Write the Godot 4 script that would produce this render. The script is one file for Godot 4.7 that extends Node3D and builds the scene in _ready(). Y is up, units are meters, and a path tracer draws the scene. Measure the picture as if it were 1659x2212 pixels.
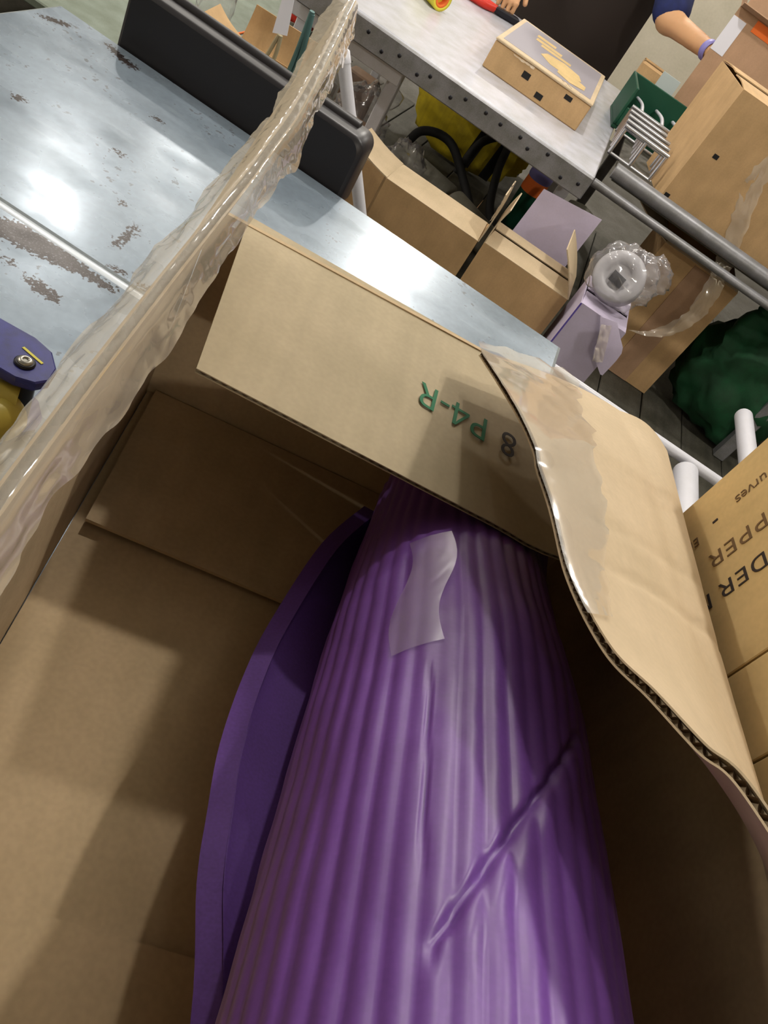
extends Node3D
# A packing station: an opened carton holding a rolled purple foam mat, worn steel tables around it.

var M := {}            # materials
var used := {}         # name counters
const BOX_O := Vector3(-0.195, 0.8, -0.589)      # far-left floor corner of the carton
const BOX_YAW := 0.22183
const TAB := 0.8
const DECK := 0.3
const POST := [Vector3(-0.416, 0.8805, -1.6), Vector3(-0.255, 0.6495, -1.6), Vector3(-0.0113, 0.3005, -1.6)]

# ------------------------------------------------------------------ helpers
func numbered(n: String) -> String:
	used[n] = used.get(n, 0) + 1
	return n if used[n] == 1 else "%s_%03d" % [n, used[n] - 1]

func thing(called: String, label: String, category: String, at := Vector3.ZERO, turn := 0.0, group := "") -> Node3D:
	var o := Node3D.new()
	o.name = numbered(called)
	add_child(o)
	o.position = at
	o.rotation.y = turn
	o.set_meta("label", label)
	o.set_meta("category", category)
	if group: o.set_meta("group", group)
	return o

func mesh(called: String, m: Mesh, mat: Material, parent: Node, at := Vector3.ZERO) -> MeshInstance3D:
	var o := MeshInstance3D.new()
	o.name = numbered(called) if parent == self else called
	o.mesh = m
	o.material_override = mat
	o.position = at
	parent.add_child(o, true)
	return o

func part(called: String, st: SurfaceTool, mat: Material, parent: Node) -> MeshInstance3D:
	return mesh(called, fin(st), mat, parent)

func tag(o: Node, label: String, category: String, group := "") -> Node:
	o.set_meta("label", label)
	o.set_meta("category", category)
	if group: o.set_meta("group", group)
	return o

func struct(called: String, st: SurfaceTool, mat: Material, label: String, category: String) -> MeshInstance3D:
	var o := part(called, st, mat, self)
	tag(o, label, category)
	o.set_meta("kind", "structure")
	return o

func mb() -> SurfaceTool:
	var st := SurfaceTool.new()
	st.begin(Mesh.PRIMITIVE_TRIANGLES)
	st.set_smooth_group(-1)
	return st

func fin(st: SurfaceTool) -> ArrayMesh:
	st.generate_normals()
	return st.commit()

func tri(st: SurfaceTool, a: Vector3, b: Vector3, c: Vector3) -> void:
	st.add_vertex(a); st.add_vertex(b); st.add_vertex(c)

# a b c d run clockwise when seen from the front
func quad(st: SurfaceTool, a: Vector3, b: Vector3, c: Vector3, d: Vector3) -> void:
	tri(st, a, b, c)
	tri(st, a, c, d)

# parallelepiped from a corner and three edge vectors (u x v points along -w or w; both handled)
func slab(st: SurfaceTool, o: Vector3, u: Vector3, v: Vector3, w: Vector3) -> void:
	st.set_smooth_group(-1)
	if u.cross(v).dot(w) < 0.0:
		var t := u
		u = v
		v = t
	var p := [o, o + u, o + u + v, o + v, o + w, o + u + w, o + u + v + w, o + v + w]
	for f in [[0, 1, 2, 3], [4, 7, 6, 5], [0, 4, 5, 1], [1, 5, 6, 2], [2, 6, 7, 3], [3, 7, 4, 0]]:
		quad(st, p[f[0]], p[f[1]], p[f[2]], p[f[3]])

func bx(st: SurfaceTool, a: Vector3, b: Vector3) -> void:
	slab(st, a, Vector3(b.x - a.x, 0, 0), Vector3(0, b.y - a.y, 0), Vector3(0, 0, b.z - a.z))

# box with chamfered edges (c), from corner a to corner b
func cbox(st: SurfaceTool, a: Vector3, b: Vector3, c: float) -> void:
	st.set_smooth_group(-1)
	var rows := []
	var cx := (a.x + b.x) / 2.0
	var cz := (a.z + b.z) / 2.0
	var hx: float = abs(b.x - a.x) / 2.0
	var hz: float = abs(b.z - a.z) / 2.0
	for lv in [[a.y, c], [a.y + c, 0.0], [b.y - c, 0.0], [b.y, c]]:
		var i: float = lv[1]
		var ring := []
		for s in [[-1, -1, 0], [-1, -1, 1], [1, -1, 1], [1, -1, 0], [1, 1, 0], [1, 1, 1], [-1, 1, 1], [-1, 1, 0]]:
			var ex: float = hx - i - (c if s[2] == 1 else 0.0)
			var ez: float = hz - i - (0.0 if s[2] == 1 else c)
			ring.append(Vector3(cx + s[0] * ex, lv[0], cz + s[1] * ez))
		rows.append(ring)
	loft(st, rows, true, -1)

# rings of points joined; caps by fans. rings run counter-clockwise seen from the end they grow towards
func loft(st: SurfaceTool, rings: Array, caps := true, group := 0) -> void:
	st.set_smooth_group(group)
	var n: int = rings[0].size()
	var cen0 := Vector3.ZERO
	var cen1 := Vector3.ZERO
	for p in rings[0]: cen0 += p / n
	for p in rings[-1]: cen1 += p / n
	# orientation from the signed volume
	var vol := 0.0
	var mid := (cen0 + cen1) / 2.0
	for i in rings.size() - 1:
		for j in n:
			var k := (j + 1) % n
			var a: Vector3 = rings[i][j] - mid
			var b: Vector3 = rings[i][k] - mid
			var c: Vector3 = rings[i + 1][k] - mid
			vol += a.dot(b.cross(c))
	var flip := vol < 0.0
	for i in rings.size() - 1:
		for j in n:
			var k := (j + 1) % n
			if flip: quad(st, rings[i][j], rings[i][k], rings[i + 1][k], rings[i + 1][j])
			else: quad(st, rings[i][j], rings[i + 1][j], rings[i + 1][k], rings[i][k])
	if caps:
		st.set_smooth_group(-1)
		for j in n:
			var k := (j + 1) % n
			if flip:
				tri(st, cen0, rings[0][k], rings[0][j])
				tri(st, cen1, rings[-1][j], rings[-1][k])
			else:
				tri(st, cen0, rings[0][j], rings[0][k])
				tri(st, cen1, rings[-1][k], rings[-1][j])

func tube(st: SurfaceTool, path: Array, radius, sides := 12, caps := true) -> void:
	var rings := []
	var t0: Vector3 = (path[1] - path[0]).normalized()
	var up := Vector3.UP if abs(t0.y) < 0.9 else Vector3.RIGHT
	var nx := t0.cross(up).normalized()
	for i in path.size():
		var t: Vector3
		if i == 0: t = t0
		elif i == path.size() - 1: t = (path[i] - path[i - 1]).normalized()
		else: t = (path[i + 1] - path[i - 1]).normalized()
		nx = (nx - t * nx.dot(t)).normalized()
		var ny := t.cross(nx)
		var r: float = radius[i] if radius is Array else radius
		var ring := []
		for k in sides:
			var a := TAU * k / sides
			ring.append(path[i] + nx * cos(a) * r + ny * sin(a) * r)
		rings.append(ring)
	loft(st, rings, caps)

# profile of [radius, height] turned round the axis through c
func lathe(st: SurfaceTool, c: Vector3, axis: Vector3, prof: Array, sides := 24, caps := true, group := 0) -> void:
	axis = axis.normalized()
	var up := Vector3.UP if abs(axis.y) < 0.9 else Vector3.RIGHT
	var nx := axis.cross(up).normalized()
	var ny := axis.cross(nx)
	var rings := []
	for p in prof:
		var ring := []
		for k in sides:
			var a := TAU * k / sides
			ring.append(c + axis * p[1] + (nx * cos(a) + ny * sin(a)) * p[0])
		rings.append(ring)
	loft(st, rings, caps, group)

# smooth curve through points
func curve(pts: Array, per := 6) -> Array:
	var out := []
	for i in pts.size() - 1:
		var p0: Vector3 = pts[max(i - 1, 0)]
		var p1: Vector3 = pts[i]
		var p2: Vector3 = pts[i + 1]
		var p3: Vector3 = pts[min(i + 2, pts.size() - 1)]
		for k in per:
			out.append(p1.cubic_interpolate(p2, p0, p3, float(k) / per))
	out.append(pts[-1])
	return out

func grid_normals(g: Array) -> Array:
	var out := []
	for i in g.size():
		var row := []
		for j in g[i].size():
			var du: Vector3 = g[min(i + 1, g.size() - 1)][j] - g[max(i - 1, 0)][j]
			var dv: Vector3 = g[i][min(j + 1, g[i].size() - 1)] - g[i][max(j - 1, 0)]
			row.append(dv.cross(du).normalized())
		out.append(row)
	return out

func shifted(g: Array, d: float) -> Array:
	var n := grid_normals(g)
	var out := []
	for i in g.size():
		var row := []
		for j in g[i].size(): row.append(g[i][j] + n[i][j] * d)
		out.append(row)
	return out

# a sheet of thickness t: the grid is its front (normal = row step x column step), the back lies behind it
func sheet(st: SurfaceTool, g: Array, t: float) -> void:
	var b := shifted(g, -t)
	var r := g.size()
	var c: int = g[0].size()
	st.set_smooth_group(1)
	for i in r - 1:
		for j in c - 1:
			quad(st, g[i][j], g[i + 1][j], g[i + 1][j + 1], g[i][j + 1])
	st.set_smooth_group(2)
	for i in r - 1:
		for j in c - 1:
			quad(st, b[i][j], b[i][j + 1], b[i + 1][j + 1], b[i + 1][j])
	st.set_smooth_group(-1)
	for i in r - 1:
		quad(st, g[i][0], b[i][0], b[i + 1][0], g[i + 1][0])
		quad(st, g[i][c - 1], g[i + 1][c - 1], b[i + 1][c - 1], b[i][c - 1])
	for j in c - 1:
		quad(st, g[0][j], g[0][j + 1], b[0][j + 1], b[0][j])
		quad(st, g[r - 1][j], b[r - 1][j], b[r - 1][j + 1], g[r - 1][j + 1])

# corrugated board: two liners, a core that stops short of the edges, and the wave seen along the last row
func corrugated(g: Array, t: float, mat: Material, core: Material, called: String, parent: Node, pitch := 0.0075, inset := 0.004) -> MeshInstance3D:
	var st := mb()
	sheet(st, g, 0.0009)
	sheet(st, shifted(g, -(t - 0.0009)), 0.0009)
	var inner := []
	var last := g.size() - 1
	for i in g.size():
		var row := []
		if i == last - 1 and (g[last][0] - g[i][0]).length() < inset + 0.001: continue
		for j in g[i].size():
			var q: Vector3 = g[i][j]
			if i == last: q = q + (g[0][j] - q).normalized() * inset
			row.append(q)
		row[0] = row[0].lerp(row[1], 0.1)
		row[-1] = row[-1].lerp(row[-2], 0.1)
		inner.append(row)
	sheet(st, shifted(inner, -0.001), t - 0.002)
	var o := part(called, st, mat, parent)
	var w := mb()
	var n := grid_normals(g)
	var length := 0.0
	var cum := [0.0]
	for j in g[0].size() - 1:
		length += (g[last][j + 1] - g[last][j]).length()
		cum.append(length)
	var steps := int(length / pitch * 8.0)
	var prev := []
	w.set_smooth_group(0)
	var seg := 0
	for s in steps + 1:
		var d := length * s / steps
		while seg < cum.size() - 2 and cum[seg + 1] < d: seg += 1
		var f: float = (d - cum[seg]) / max(cum[seg + 1] - cum[seg], 1e-6)
		var p: Vector3 = g[last][seg].lerp(g[last][seg + 1], f)
		var q: Vector3 = g[last - 1][seg].lerp(g[last - 1][seg + 1], f)
		var nn: Vector3 = n[last][seg].lerp(n[last][seg + 1], f).normalized()
		var dep := -t * 0.5 + (t * 0.5 - 0.0012) * cos(TAU * d / pitch)
		var a := p + nn * dep + (q - p).normalized() * 0.0004
		var b := p + nn * dep + (q - p).normalized() * (inset + 0.0005)
		if prev: quad(w, prev[0], a, b, prev[1])
		prev = [a, b]
	part("flute", w, core, o)
	return o

# ------------------------------------------------------------------ materials
func nz(seed_: int, freq: float, oct := 4) -> FastNoiseLite:
	var n := FastNoiseLite.new()
	n.seed = seed_
	n.frequency = freq
	n.noise_type = FastNoiseLite.TYPE_SIMPLEX_SMOOTH
	n.fractal_octaves = oct
	return n

# mottled colour picture: base colour varied by coarse blotches, fine grain and streaks along v
func grain(seed_: int, base: Color, blotch: float, fine: float, streak: float, size := 384) -> ImageTexture:
	var a := nz(seed_, 0.012).get_seamless_image(size, size)
	var b := nz(seed_ + 1, 0.2, 2).get_seamless_image(size, size)
	var c := nz(seed_ + 2, 0.05, 3).get_seamless_image(size, size)
	var im := Image.create(size, size, false, Image.FORMAT_RGB8)
	for y in size:
		for x in size:
			var s := a.get_pixel(x, y).r - 0.5
			var f := b.get_pixel(x, y).r - 0.5
			var k := c.get_pixel(x, int(y * 0.02)).r - 0.5
			var v := 1.0 + s * blotch + f * fine + k * streak
			im.set_pixel(x, y, Color(clampf(base.r * v, 0, 1), clampf(base.g * v, 0, 1), clampf(base.b * (v + s * blotch * 0.25), 0, 1)))
	return ImageTexture.create_from_image(im)

func mat(c: Color, rough := 0.7, metal := 0.0) -> StandardMaterial3D:
	var m := StandardMaterial3D.new()
	m.albedo_color = c
	m.roughness = rough
	m.metallic = metal
	m.cull_mode = BaseMaterial3D.CULL_DISABLED
	return m

func grainy(seed_: int, c: Color, rough: float, blotch: float, fine: float, streak: float, scale: float, metal := 0.0) -> StandardMaterial3D:
	var m := mat(Color.WHITE, rough, metal)
	m.albedo_texture = grain(seed_, c, blotch, fine, streak)
	m.uv1_triplanar = true
	m.uv1_scale = Vector3.ONE * scale
	return m

func film(c: Color, rough := 0.06) -> StandardMaterial3D:
	var m := mat(c, rough)
	m.transparency = BaseMaterial3D.TRANSPARENCY_ALPHA
	return m

# worn painted steel: a map of the table top, chips of paint where the photograph shows them
func steel_map(seed_: int, x0: float, z0: float, w: float, d: float, chips: Array, px := 1024) -> ImageTexture:
	var ph := int(px * d / w)
	var im := Image.create(px, ph, false, Image.FORMAT_RGB8)
	var a := nz(seed_, 7.0, 5)
	var b := nz(seed_ + 5, 60.0, 4)
	var e := nz(seed_ + 9, 26.0, 3)
	for j in ph:
		for i in px:
			var x := x0 + w * i / px
			var z := z0 + d * j / ph
			var v := a.get_noise_2d(x, z)
			var f := b.get_noise_2d(x, z)
			var g := e.get_noise_2d(x * 0.35, z * 1.6)
			var c := Color(0.50, 0.55, 0.60) * (1.0 + 0.08 * v + 0.05 * f)
			if g > 0.42: c = c.lerp(Color(0.58, 0.62, 0.66), clampf((g - 0.42) * 1.6, 0, 0.3))
			if f + 0.5 * v > 0.62: c = c.lerp(Color(0.30, 0.29, 0.29), 0.5)
			im.set_pixel(i, j, c)
	for ch in chips:
		# chip: polygon in metres (x, z), edges frayed by noise
		var poly := PackedVector2Array()
		var lo := Vector2(1e9, 1e9)
		var hi := Vector2(-1e9, -1e9)
		for k in range(0, ch.size(), 2):
			var v2 := Vector2(ch[k], ch[k + 1])
			poly.append(v2)
			lo = lo.min(v2)
			hi = hi.max(v2)
		for j in range(maxi(0, int((lo.y - 0.012 - z0) / d * ph)), mini(ph, int((hi.y + 0.012 - z0) / d * ph) + 1)):
			for i in range(maxi(0, int((lo.x - 0.012 - x0) / w * px)), mini(px, int((hi.x + 0.012 - x0) / w * px) + 1)):
				var p := Vector2(x0 + w * i / px, z0 + d * j / ph)
				var q := p + Vector2(b.get_noise_2d(p.x * 2.4, p.y * 2.4), b.get_noise_2d(p.x * 2.4 + 7.0, p.y * 2.4)) * 0.011
				if Geometry2D.is_point_in_polygon(q, poly):
					var t := 0.5 + 0.5 * b.get_noise_2d(p.x * 5.0, p.y * 5.0)
					im.set_pixel(i, j, Color(0.19, 0.16, 0.15).lerp(Color(0.46, 0.47, 0.50), clampf(t * 2.6 - 1.45, 0, 1)))
	return ImageTexture.create_from_image(im)

func make_materials() -> void:
	M.kraft = grainy(11, Color(0.655, 0.595, 0.48), 0.78, 0.10, 0.05, 0.05, 2.2)
	M.kraft_in = grainy(14, Color(0.70, 0.61, 0.475), 0.82, 0.10, 0.06, 0.04, 2.2)
	M.kraft_light = grainy(17, Color(0.755, 0.675, 0.555), 0.78, 0.08, 0.05, 0.04, 2.2)
	M.kraft_brown = grainy(20, Color(0.72, 0.59, 0.42), 0.8, 0.10, 0.05, 0.05, 2.0)
	M.kraft_pink = grainy(23, Color(0.66, 0.53, 0.42), 0.8, 0.08, 0.05, 0.05, 2.0)
	M.kraft_yellow = grainy(26, Color(0.80, 0.69, 0.485), 0.75, 0.08, 0.05, 0.05, 2.2)
	M.fluting = mat(Color(0.42, 0.33, 0.235), 0.9)
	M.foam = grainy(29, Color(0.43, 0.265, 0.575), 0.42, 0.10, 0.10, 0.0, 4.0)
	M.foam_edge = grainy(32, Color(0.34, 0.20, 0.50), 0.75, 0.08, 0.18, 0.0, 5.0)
	M.tape = film(Color(0.93, 0.88, 0.80, 0.20), 0.05)
	M.tape_thin = film(Color(0.95, 0.92, 0.88, 0.12), 0.08)
	M.tape_on_foam = film(Color(0.80, 0.72, 0.90, 0.07), 0.25)
	M.bag = film(Color(0.82, 0.81, 0.83, 0.12), 0.12)
	M.green_ink = mat(Color(0.10, 0.40, 0.26), 0.8)
	M.black_ink = mat(Color(0.17, 0.13, 0.12), 0.8)
	M.brown_ink = mat(Color(0.42, 0.32, 0.20), 0.8)
	M.paint_steel = grainy(35, Color(0.60, 0.63, 0.65), 0.38, 0.16, 0.10, 0.05, 3.0, 0.3)
	M.hem = mat(Color(0.74, 0.77, 0.80), 0.28, 0.2)
	M.rail_steel = grainy(38, Color(0.50, 0.50, 0.51), 0.42, 0.22, 0.14, 0.05, 3.0, 0.35)
	M.white_tube = grainy(41, Color(0.80, 0.80, 0.83), 0.35, 0.06, 0.04, 0.0, 3.0)
	M.deck = grainy(44, Color(0.27, 0.26, 0.225), 0.7, 0.5, 0.3, 0.25, 1.5)
	M.concrete = grainy(47, Color(0.34, 0.33, 0.31), 0.85, 0.3, 0.2, 0.0, 0.8)
	M.wall = grainy(50, Color(0.72, 0.69, 0.62), 0.9, 0.08, 0.04, 0.0, 0.6)
	M.ceiling = grainy(53, Color(0.70, 0.70, 0.68), 0.9, 0.06, 0.04, 0.0, 0.6)
	M.black_plastic = mat(Color(0.115, 0.105, 0.12), 0.42)
	M.black_cloth = mat(Color(0.05, 0.045, 0.045), 0.8)
	M.blue_paint = grainy(56, Color(0.19, 0.20, 0.50), 0.3, 0.25, 0.12, 0.0, 12.0)
	M.bare_steel = mat(Color(0.66, 0.65, 0.62), 0.35, 0.8)
	M.dark_metal = mat(Color(0.10, 0.10, 0.13), 0.4, 0.3)
	M.yellow_plastic = mat(Color(0.72, 0.65, 0.28), 0.45)
	M.lilac = grainy(59, Color(0.74, 0.70, 0.79), 0.75, 0.06, 0.03, 0.0, 2.0)
	M.lilac_ink = mat(Color(0.34, 0.28, 0.62), 0.7)
	M.green_sack = grainy(62, Color(0.02, 0.25, 0.13), 0.75, 0.5, 0.25, 0.1, 2.0)
	M.green_crate = mat(Color(0.03, 0.27, 0.19), 0.5)
	M.yellow_cloth = grainy(65, Color(0.70, 0.62, 0.07), 0.8, 0.3, 0.1, 0.1, 3.0)
	M.grey_film = grainy(68, Color(0.52, 0.51, 0.46), 0.5, 0.3, 0.1, 0.1, 3.0)
	M.chrome = mat(Color(0.80, 0.80, 0.82), 0.2, 0.9)
	M.white_paper = mat(Color(0.86, 0.86, 0.90), 0.8)
	M.grey_roll = mat(Color(0.66, 0.65, 0.67), 0.4)
	M.pale_panel = mat(Color(0.66, 0.70, 0.70), 0.7)
	M.orange = mat(Color(0.93, 0.45, 0.16), 0.7)
	M.red = mat(Color(0.78, 0.16, 0.09), 0.5)
	M.teal = mat(Color(0.30, 0.44, 0.44), 0.6)
	M.cord = mat(Color(0.66, 0.62, 0.50), 0.7)
	M.green_board = grainy(71, Color(0.44, 0.48, 0.43), 0.5, 0.2, 0.08, 0.0, 3.0)
	M.purple = mat(Color(0.42, 0.10, 0.55), 0.6)
	M.lavender = mat(Color(0.52, 0.50, 0.78), 0.45)
	M.yellow_bright = mat(Color(0.86, 0.82, 0.25), 0.5)
	M.brown_wear = mat(Color(0.115, 0.072, 0.045), 0.85)
	M.blue_shirt = grainy(74, Color(0.07, 0.12, 0.32), 0.85, 0.3, 0.1, 0.0, 5.0)
	M.skin = mat(Color(0.78, 0.60, 0.44), 0.6)
	M.skin.subsurf_scatter_enabled = true
	M.skin.subsurf_scatter_strength = 0.1
	M.hair = mat(Color(0.03, 0.025, 0.02), 0.6)
	M.trousers = mat(Color(0.10, 0.11, 0.14), 0.85)
	M.white_bench = grainy(80, Color(0.74, 0.745, 0.78), 0.3, 0.14, 0.06, 0.0, 2.5, 0.1)
	M.bag_flat = film(Color(0.92, 0.92, 0.95, 0.25), 0.15)
	M.print_grey = mat(Color(0.56, 0.54, 0.57), 0.7)
	M.bulb = mat(Color(1, 1, 1), 0.5)
	M.bulb.emission_enabled = true
	M.bulb.emission = Color(1.0, 0.96, 0.90)
	M.bulb.emission_energy_multiplier = 8.0
	M.lamp_cap = mat(Color(0.75, 0.75, 0.75), 0.5)

# ------------------------------------------------------------------ lamps
func lamp(p: Vector3, energy: float, where: String) -> void:
	var t := thing("hanging_bulb", "round white light bulb hanging from the ceiling " + where, "lamp", p, 0.0, "bulbs hanging from the ceiling")
	var st := mb()
	var prof := []
	for i in 13:
		var a := PI * i / 12.0
		prof.append([max(0.045 * sin(a), 0.0005), -0.045 * cos(a)])
	lathe(st, Vector3.ZERO, Vector3.UP, prof, 20)
	var b := part("bulb", st, M.bulb, t)
	b.cast_shadow = GeometryInstance3D.SHADOW_CASTING_SETTING_ON
	st = mb()
	lathe(st, Vector3(0, 0.04, 0), Vector3.UP, [[0.02, 0.0], [0.024, 0.01], [0.024, 0.05], [0.012, 0.06]], 16)
	part("lamp_holder", st, M.lamp_cap, t)
	st = mb()
	tube(st, [Vector3(0, 0.095, 0), Vector3(0, 3.0 - p.y, 0)], 0.004, 8)
	part("cord", st, M.black_plastic, t)
	var l := OmniLight3D.new()
	l.name = "glow"
	l.light_color = Color(1.0, 0.975, 0.94)
	l.light_energy = energy
	l.light_size = 0.045
	l.omni_range = 20.0
	l.omni_attenuation = 2.0
	l.shadow_enabled = true
	t.add_child(l)

# ------------------------------------------------------------------ main carton (local frame: x right, y up, -z away)
func L(x: float, y: float, z: float) -> Vector3:
	return Vector3(x, y, -z)

func mirrored(g: Array) -> Array:
	var out := []
	for row in g:
		var rr := []
		for k in row.size(): rr.append(row[row.size() - 1 - k])
		out.append(rr)
	return out

func straight_grid(a: Vector3, b: Vector3, c: Vector3, d: Vector3, nu: int, nv: int) -> Array:
	# rows run from edge a-b to edge d-c
	var g := []
	for i in nu + 1:
		var row := []
		for j in nv + 1:
			row.append(a.lerp(b, float(j) / nv).lerp(d.lerp(c, float(j) / nv), float(i) / nu))
		g.append(row)
	return g

func lettering(text: String, size: float, mat_: Material, parent: Node, o: Vector3, read: Vector3, normal: Vector3, font_name := "Droid Sans", weight := 400, called := "print", stretch := 1.0) -> MeshInstance3D:
	var f := SystemFont.new()
	f.font_names = PackedStringArray([font_name])
	f.font_weight = weight
	var tm := TextMesh.new()
	tm.text = text
	tm.font = f
	tm.font_size = 64
	tm.pixel_size = size / 46.0          # cap height about 46 px at 64
	tm.depth = 0.0004
	tm.horizontal_alignment = HORIZONTAL_ALIGNMENT_LEFT
	tm.vertical_alignment = VERTICAL_ALIGNMENT_BOTTOM
	var m := MeshInstance3D.new()
	m.name = called
	m.mesh = tm
	m.material_override = mat_
	var x := read.normalized()
	var z := normal.normalized()
	var y := z.cross(x).normalized()
	m.transform = Transform3D(Basis(x * stretch, y, z), o + z * 0.0004 - y * size * 0.40)
	parent.add_child(m, true)
	return m

# a strip of clear tape that follows a line of points, wrinkled; across is the width direction at each point
func tape_strip(path: Array, across: Array, width: float, seed_: int, wrinkle: float, nv := 12, ragged := 0.0) -> ArrayMesh:
	var n := nz(seed_, 1.0, 3)
	var g := []
	for i in path.size():
		var row := []
		for j in nv + 1:
			var s := float(j) / nv - 0.5
			var w := width
			if ragged > 0.0: w *= 1.0 + ragged * n.get_noise_2d(i * 0.9, 40.0 + sign(s) * 9.0)
			row.append(path[i] + across[i] * s * w)
		g.append(row)
	var nn := grid_normals(g)
	for i in g.size():
		for j in nv + 1:
			var p: Vector3 = g[i][j]
			var r := n.get_noise_3d(p.x * 30.0, p.y * 14.0, p.z * 30.0)
			var fold: float = abs(n.get_noise_3d(p.x * 24.0 + 9.0, p.y * 24.0, p.z * 24.0))
			g[i][j] = p + nn[i][j] * (r * 0.6 + (0.35 - fold) * 1.2) * wrinkle
	var st := mb()
	sheet(st, g, 0.00012)
	return fin(st)

func make_carton() -> void:
	var t := thing("packing_carton", "large open cardboard carton in the foreground with a purple foam roll inside", "carton", BOX_O, BOX_YAW)
	var W := 0.456
	var D := 0.66
	var H := 0.2
	var th := 0.005
	# --- bottom: two long flaps below, short far and near flap on top of them
	var st := mb()
	slab(st, L(0.001, 0.0005, 0), Vector3(W / 2 - 0.002, 0, 0), Vector3(0, 0.0035, 0), L(0, 0, -D))
	part("bottom_flap", st, M.kraft_in, t)
	st = mb()
	slab(st, L(W / 2 + 0.001, 0.0005, 0), Vector3(W / 2 - 0.002, 0, 0), Vector3(0, 0.0035, 0), L(0, 0, -D))
	part("bottom_flap", st, M.kraft_in, t)
	st = mb()
	sheet(st, straight_grid(L(0.008, 0.0075, -0.002), L(W - 0.008, 0.0075, -0.002), L(W - 0.010, 0.0105, -0.187), L(0.010, 0.0105, -0.185), 4, 4), 0.0032)
	part("bottom_flap", st, M.kraft_in, t)
	st = mb()
	sheet(st, straight_grid(L(0.010, 0.0085, -0.460), L(W - 0.010, 0.0085, -0.460), L(W - 0.008, 0.0075, -D + 0.002), L(0.008, 0.0075, -D + 0.002), 4, 4), 0.0032)
	part("bottom_flap", st, M.kraft_in, t)
	# --- walls
	st = mb()
	slab(st, L(-th, 0, 0.004), Vector3(th, 0, 0), Vector3(0, H, 0), L(0, 0, -D - 0.008))
	part("wall", st, M.kraft_in, t)
	st = mb()
	slab(st, L(W, 0, 0.004), Vector3(th, 0, 0), Vector3(0, H, 0), L(0, 0, -D - 0.008))
	part("wall", st, M.kraft_in, t)
	st = mb()
	sheet(st, straight_grid(L(0, 0, 0.0), L(W, 0, 0.0), L(W, H, 0.012), L(0, H, 0.012), 4, 4), th)
	part("wall", st, M.kraft_in, t)
	st = mb()
	slab(st, L(0, 0, -D), Vector3(W, 0, 0), Vector3(0, H, 0), L(0, 0, -th))
	part("wall", st, M.kraft_in, t)
	# --- left flap, upright; its free edge carries the brown-clear tape
	var profile := Curve.new()
	for q in [[-0.66, 0.020], [-0.475, 0.0252], [-0.422, 0.0273], [-0.353, 0.0312], [-0.27, 0.0370], [-0.19, 0.0405], [-0.09, 0.0390], [0.0, 0.0357]]:
		profile.add_point(Vector2(1.0 + q[0] / D, q[1]), 0, 0, Curve.TANGENT_LINEAR, Curve.TANGENT_LINEAR)
	var g := []
	for i in 7:
		var s := i / 6.0
		var row := []
		for j in 21:
			var u := j / 20.0
			var lean := profile.sample_baked(u)
			row.append(L(0.0015 + (lean - 0.0015) * pow(s, 1.1), H + (0.187 - 0.084 * D * (1.0 - u)) * s, -D * (1.0 - u)))
		g.append(row)
	var lf := corrugated(g, th, M.kraft_in, M.fluting, "top_flap", t, 0.0075, 0.008)
	# tape folded over the free edge
	var edge: Array = g[6]
	var path := []
	var acr := []
	for k in 241:
		var f := k / 240.0 * 20.0
		var j := mini(int(f), 19)
		var p: Vector3 = edge[j].lerp(edge[j + 1], f - j)
		path.append(p)
		acr.append(Vector3(1, 0, 0))
	var n1 := nz(77, 1.0, 3)
	var tg := []
	for k in 241:
		var p: Vector3 = path[k]
		var row := []
		# across the fold: outside skirt, over the edge, inside skirt
		var wo := 0.015 + 0.007 * n1.get_noise_1d(k * 0.045)
		var wi := 0.022 + 0.010 * n1.get_noise_1d(200.0 + k * 0.04)
		for q in [[-1.0, 1], [-0.85, 1], [-0.7, 1], [-0.55, 1], [-0.4, 1], [-0.25, 1], [-0.12, 1], [0.0, 0], [0.12, 2], [0.25, 2], [0.4, 2], [0.55, 2], [0.7, 2], [0.85, 2], [1.0, 2]]:
			var s: float = q[0]
			var v: Vector3
			if s < 0.0: v = p + Vector3(-0.0065 + s * wo * 0.55, 0.001 + s * wo * 0.62, 0)
			elif s > 0.0: v = p + Vector3(0.001 + s * wi * 0.28, 0.001 - s * wi * 0.85, 0)
			else: v = p + Vector3(-0.0025, 0.0025, 0)
			var w: float = 0.0027 * (0.25 + abs(s))
			var c: float = 0.12 * n1.get_noise_3d(v.x * 260.0, v.y * 260.0, v.z * 30.0) + 1.3 * (0.3 - abs(n1.get_noise_3d(v.x * 90.0 + 5.0, v.y * 90.0, v.z * 8.0)))
			c += 0.9 * (1.0 - s * s) * (0.25 - abs(n1.get_noise_3d(v.x * 170.0 + 3.0, v.y * 170.0, v.z * 55.0)))
			v += Vector3(0.55 * sign(s + 0.01), 0.8, 0.0) * c * w
			row.append(v)
		tg.append(row)
	st = mb()
	sheet(st, tg, 0.00012)
	part("tape", st, M.tape, lf)
	# --- far flap, folded inwards and resting just under level
	g = []
	for i in 9:
		var s := i / 8.0
		var row := []
		for j in 25:
			var u := j / 24.0
			var x: float = lerp(0.024, 0.44, u) + 0.018 * s * (1.0 - u)
			var y := H - 0.001 - 0.008 * s - 0.010 * s * u
			y += 0.004 * sin(PI * s) * (1.0 - u)
			# the board buckles where the right flap presses it
			y += 0.0022 * sin(u * 26.0) * smoothstep(0.55, 0.75, u) * (0.3 + s)
			row.append(L(x, y, 0.030 - 0.022 * u - 0.212 * s + 0.014 * u * s))
		g.append(row)
	var grev := mirrored(g)
	var ff := corrugated(grev, 0.004, M.kraft, M.fluting, "top_flap", t)
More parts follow.
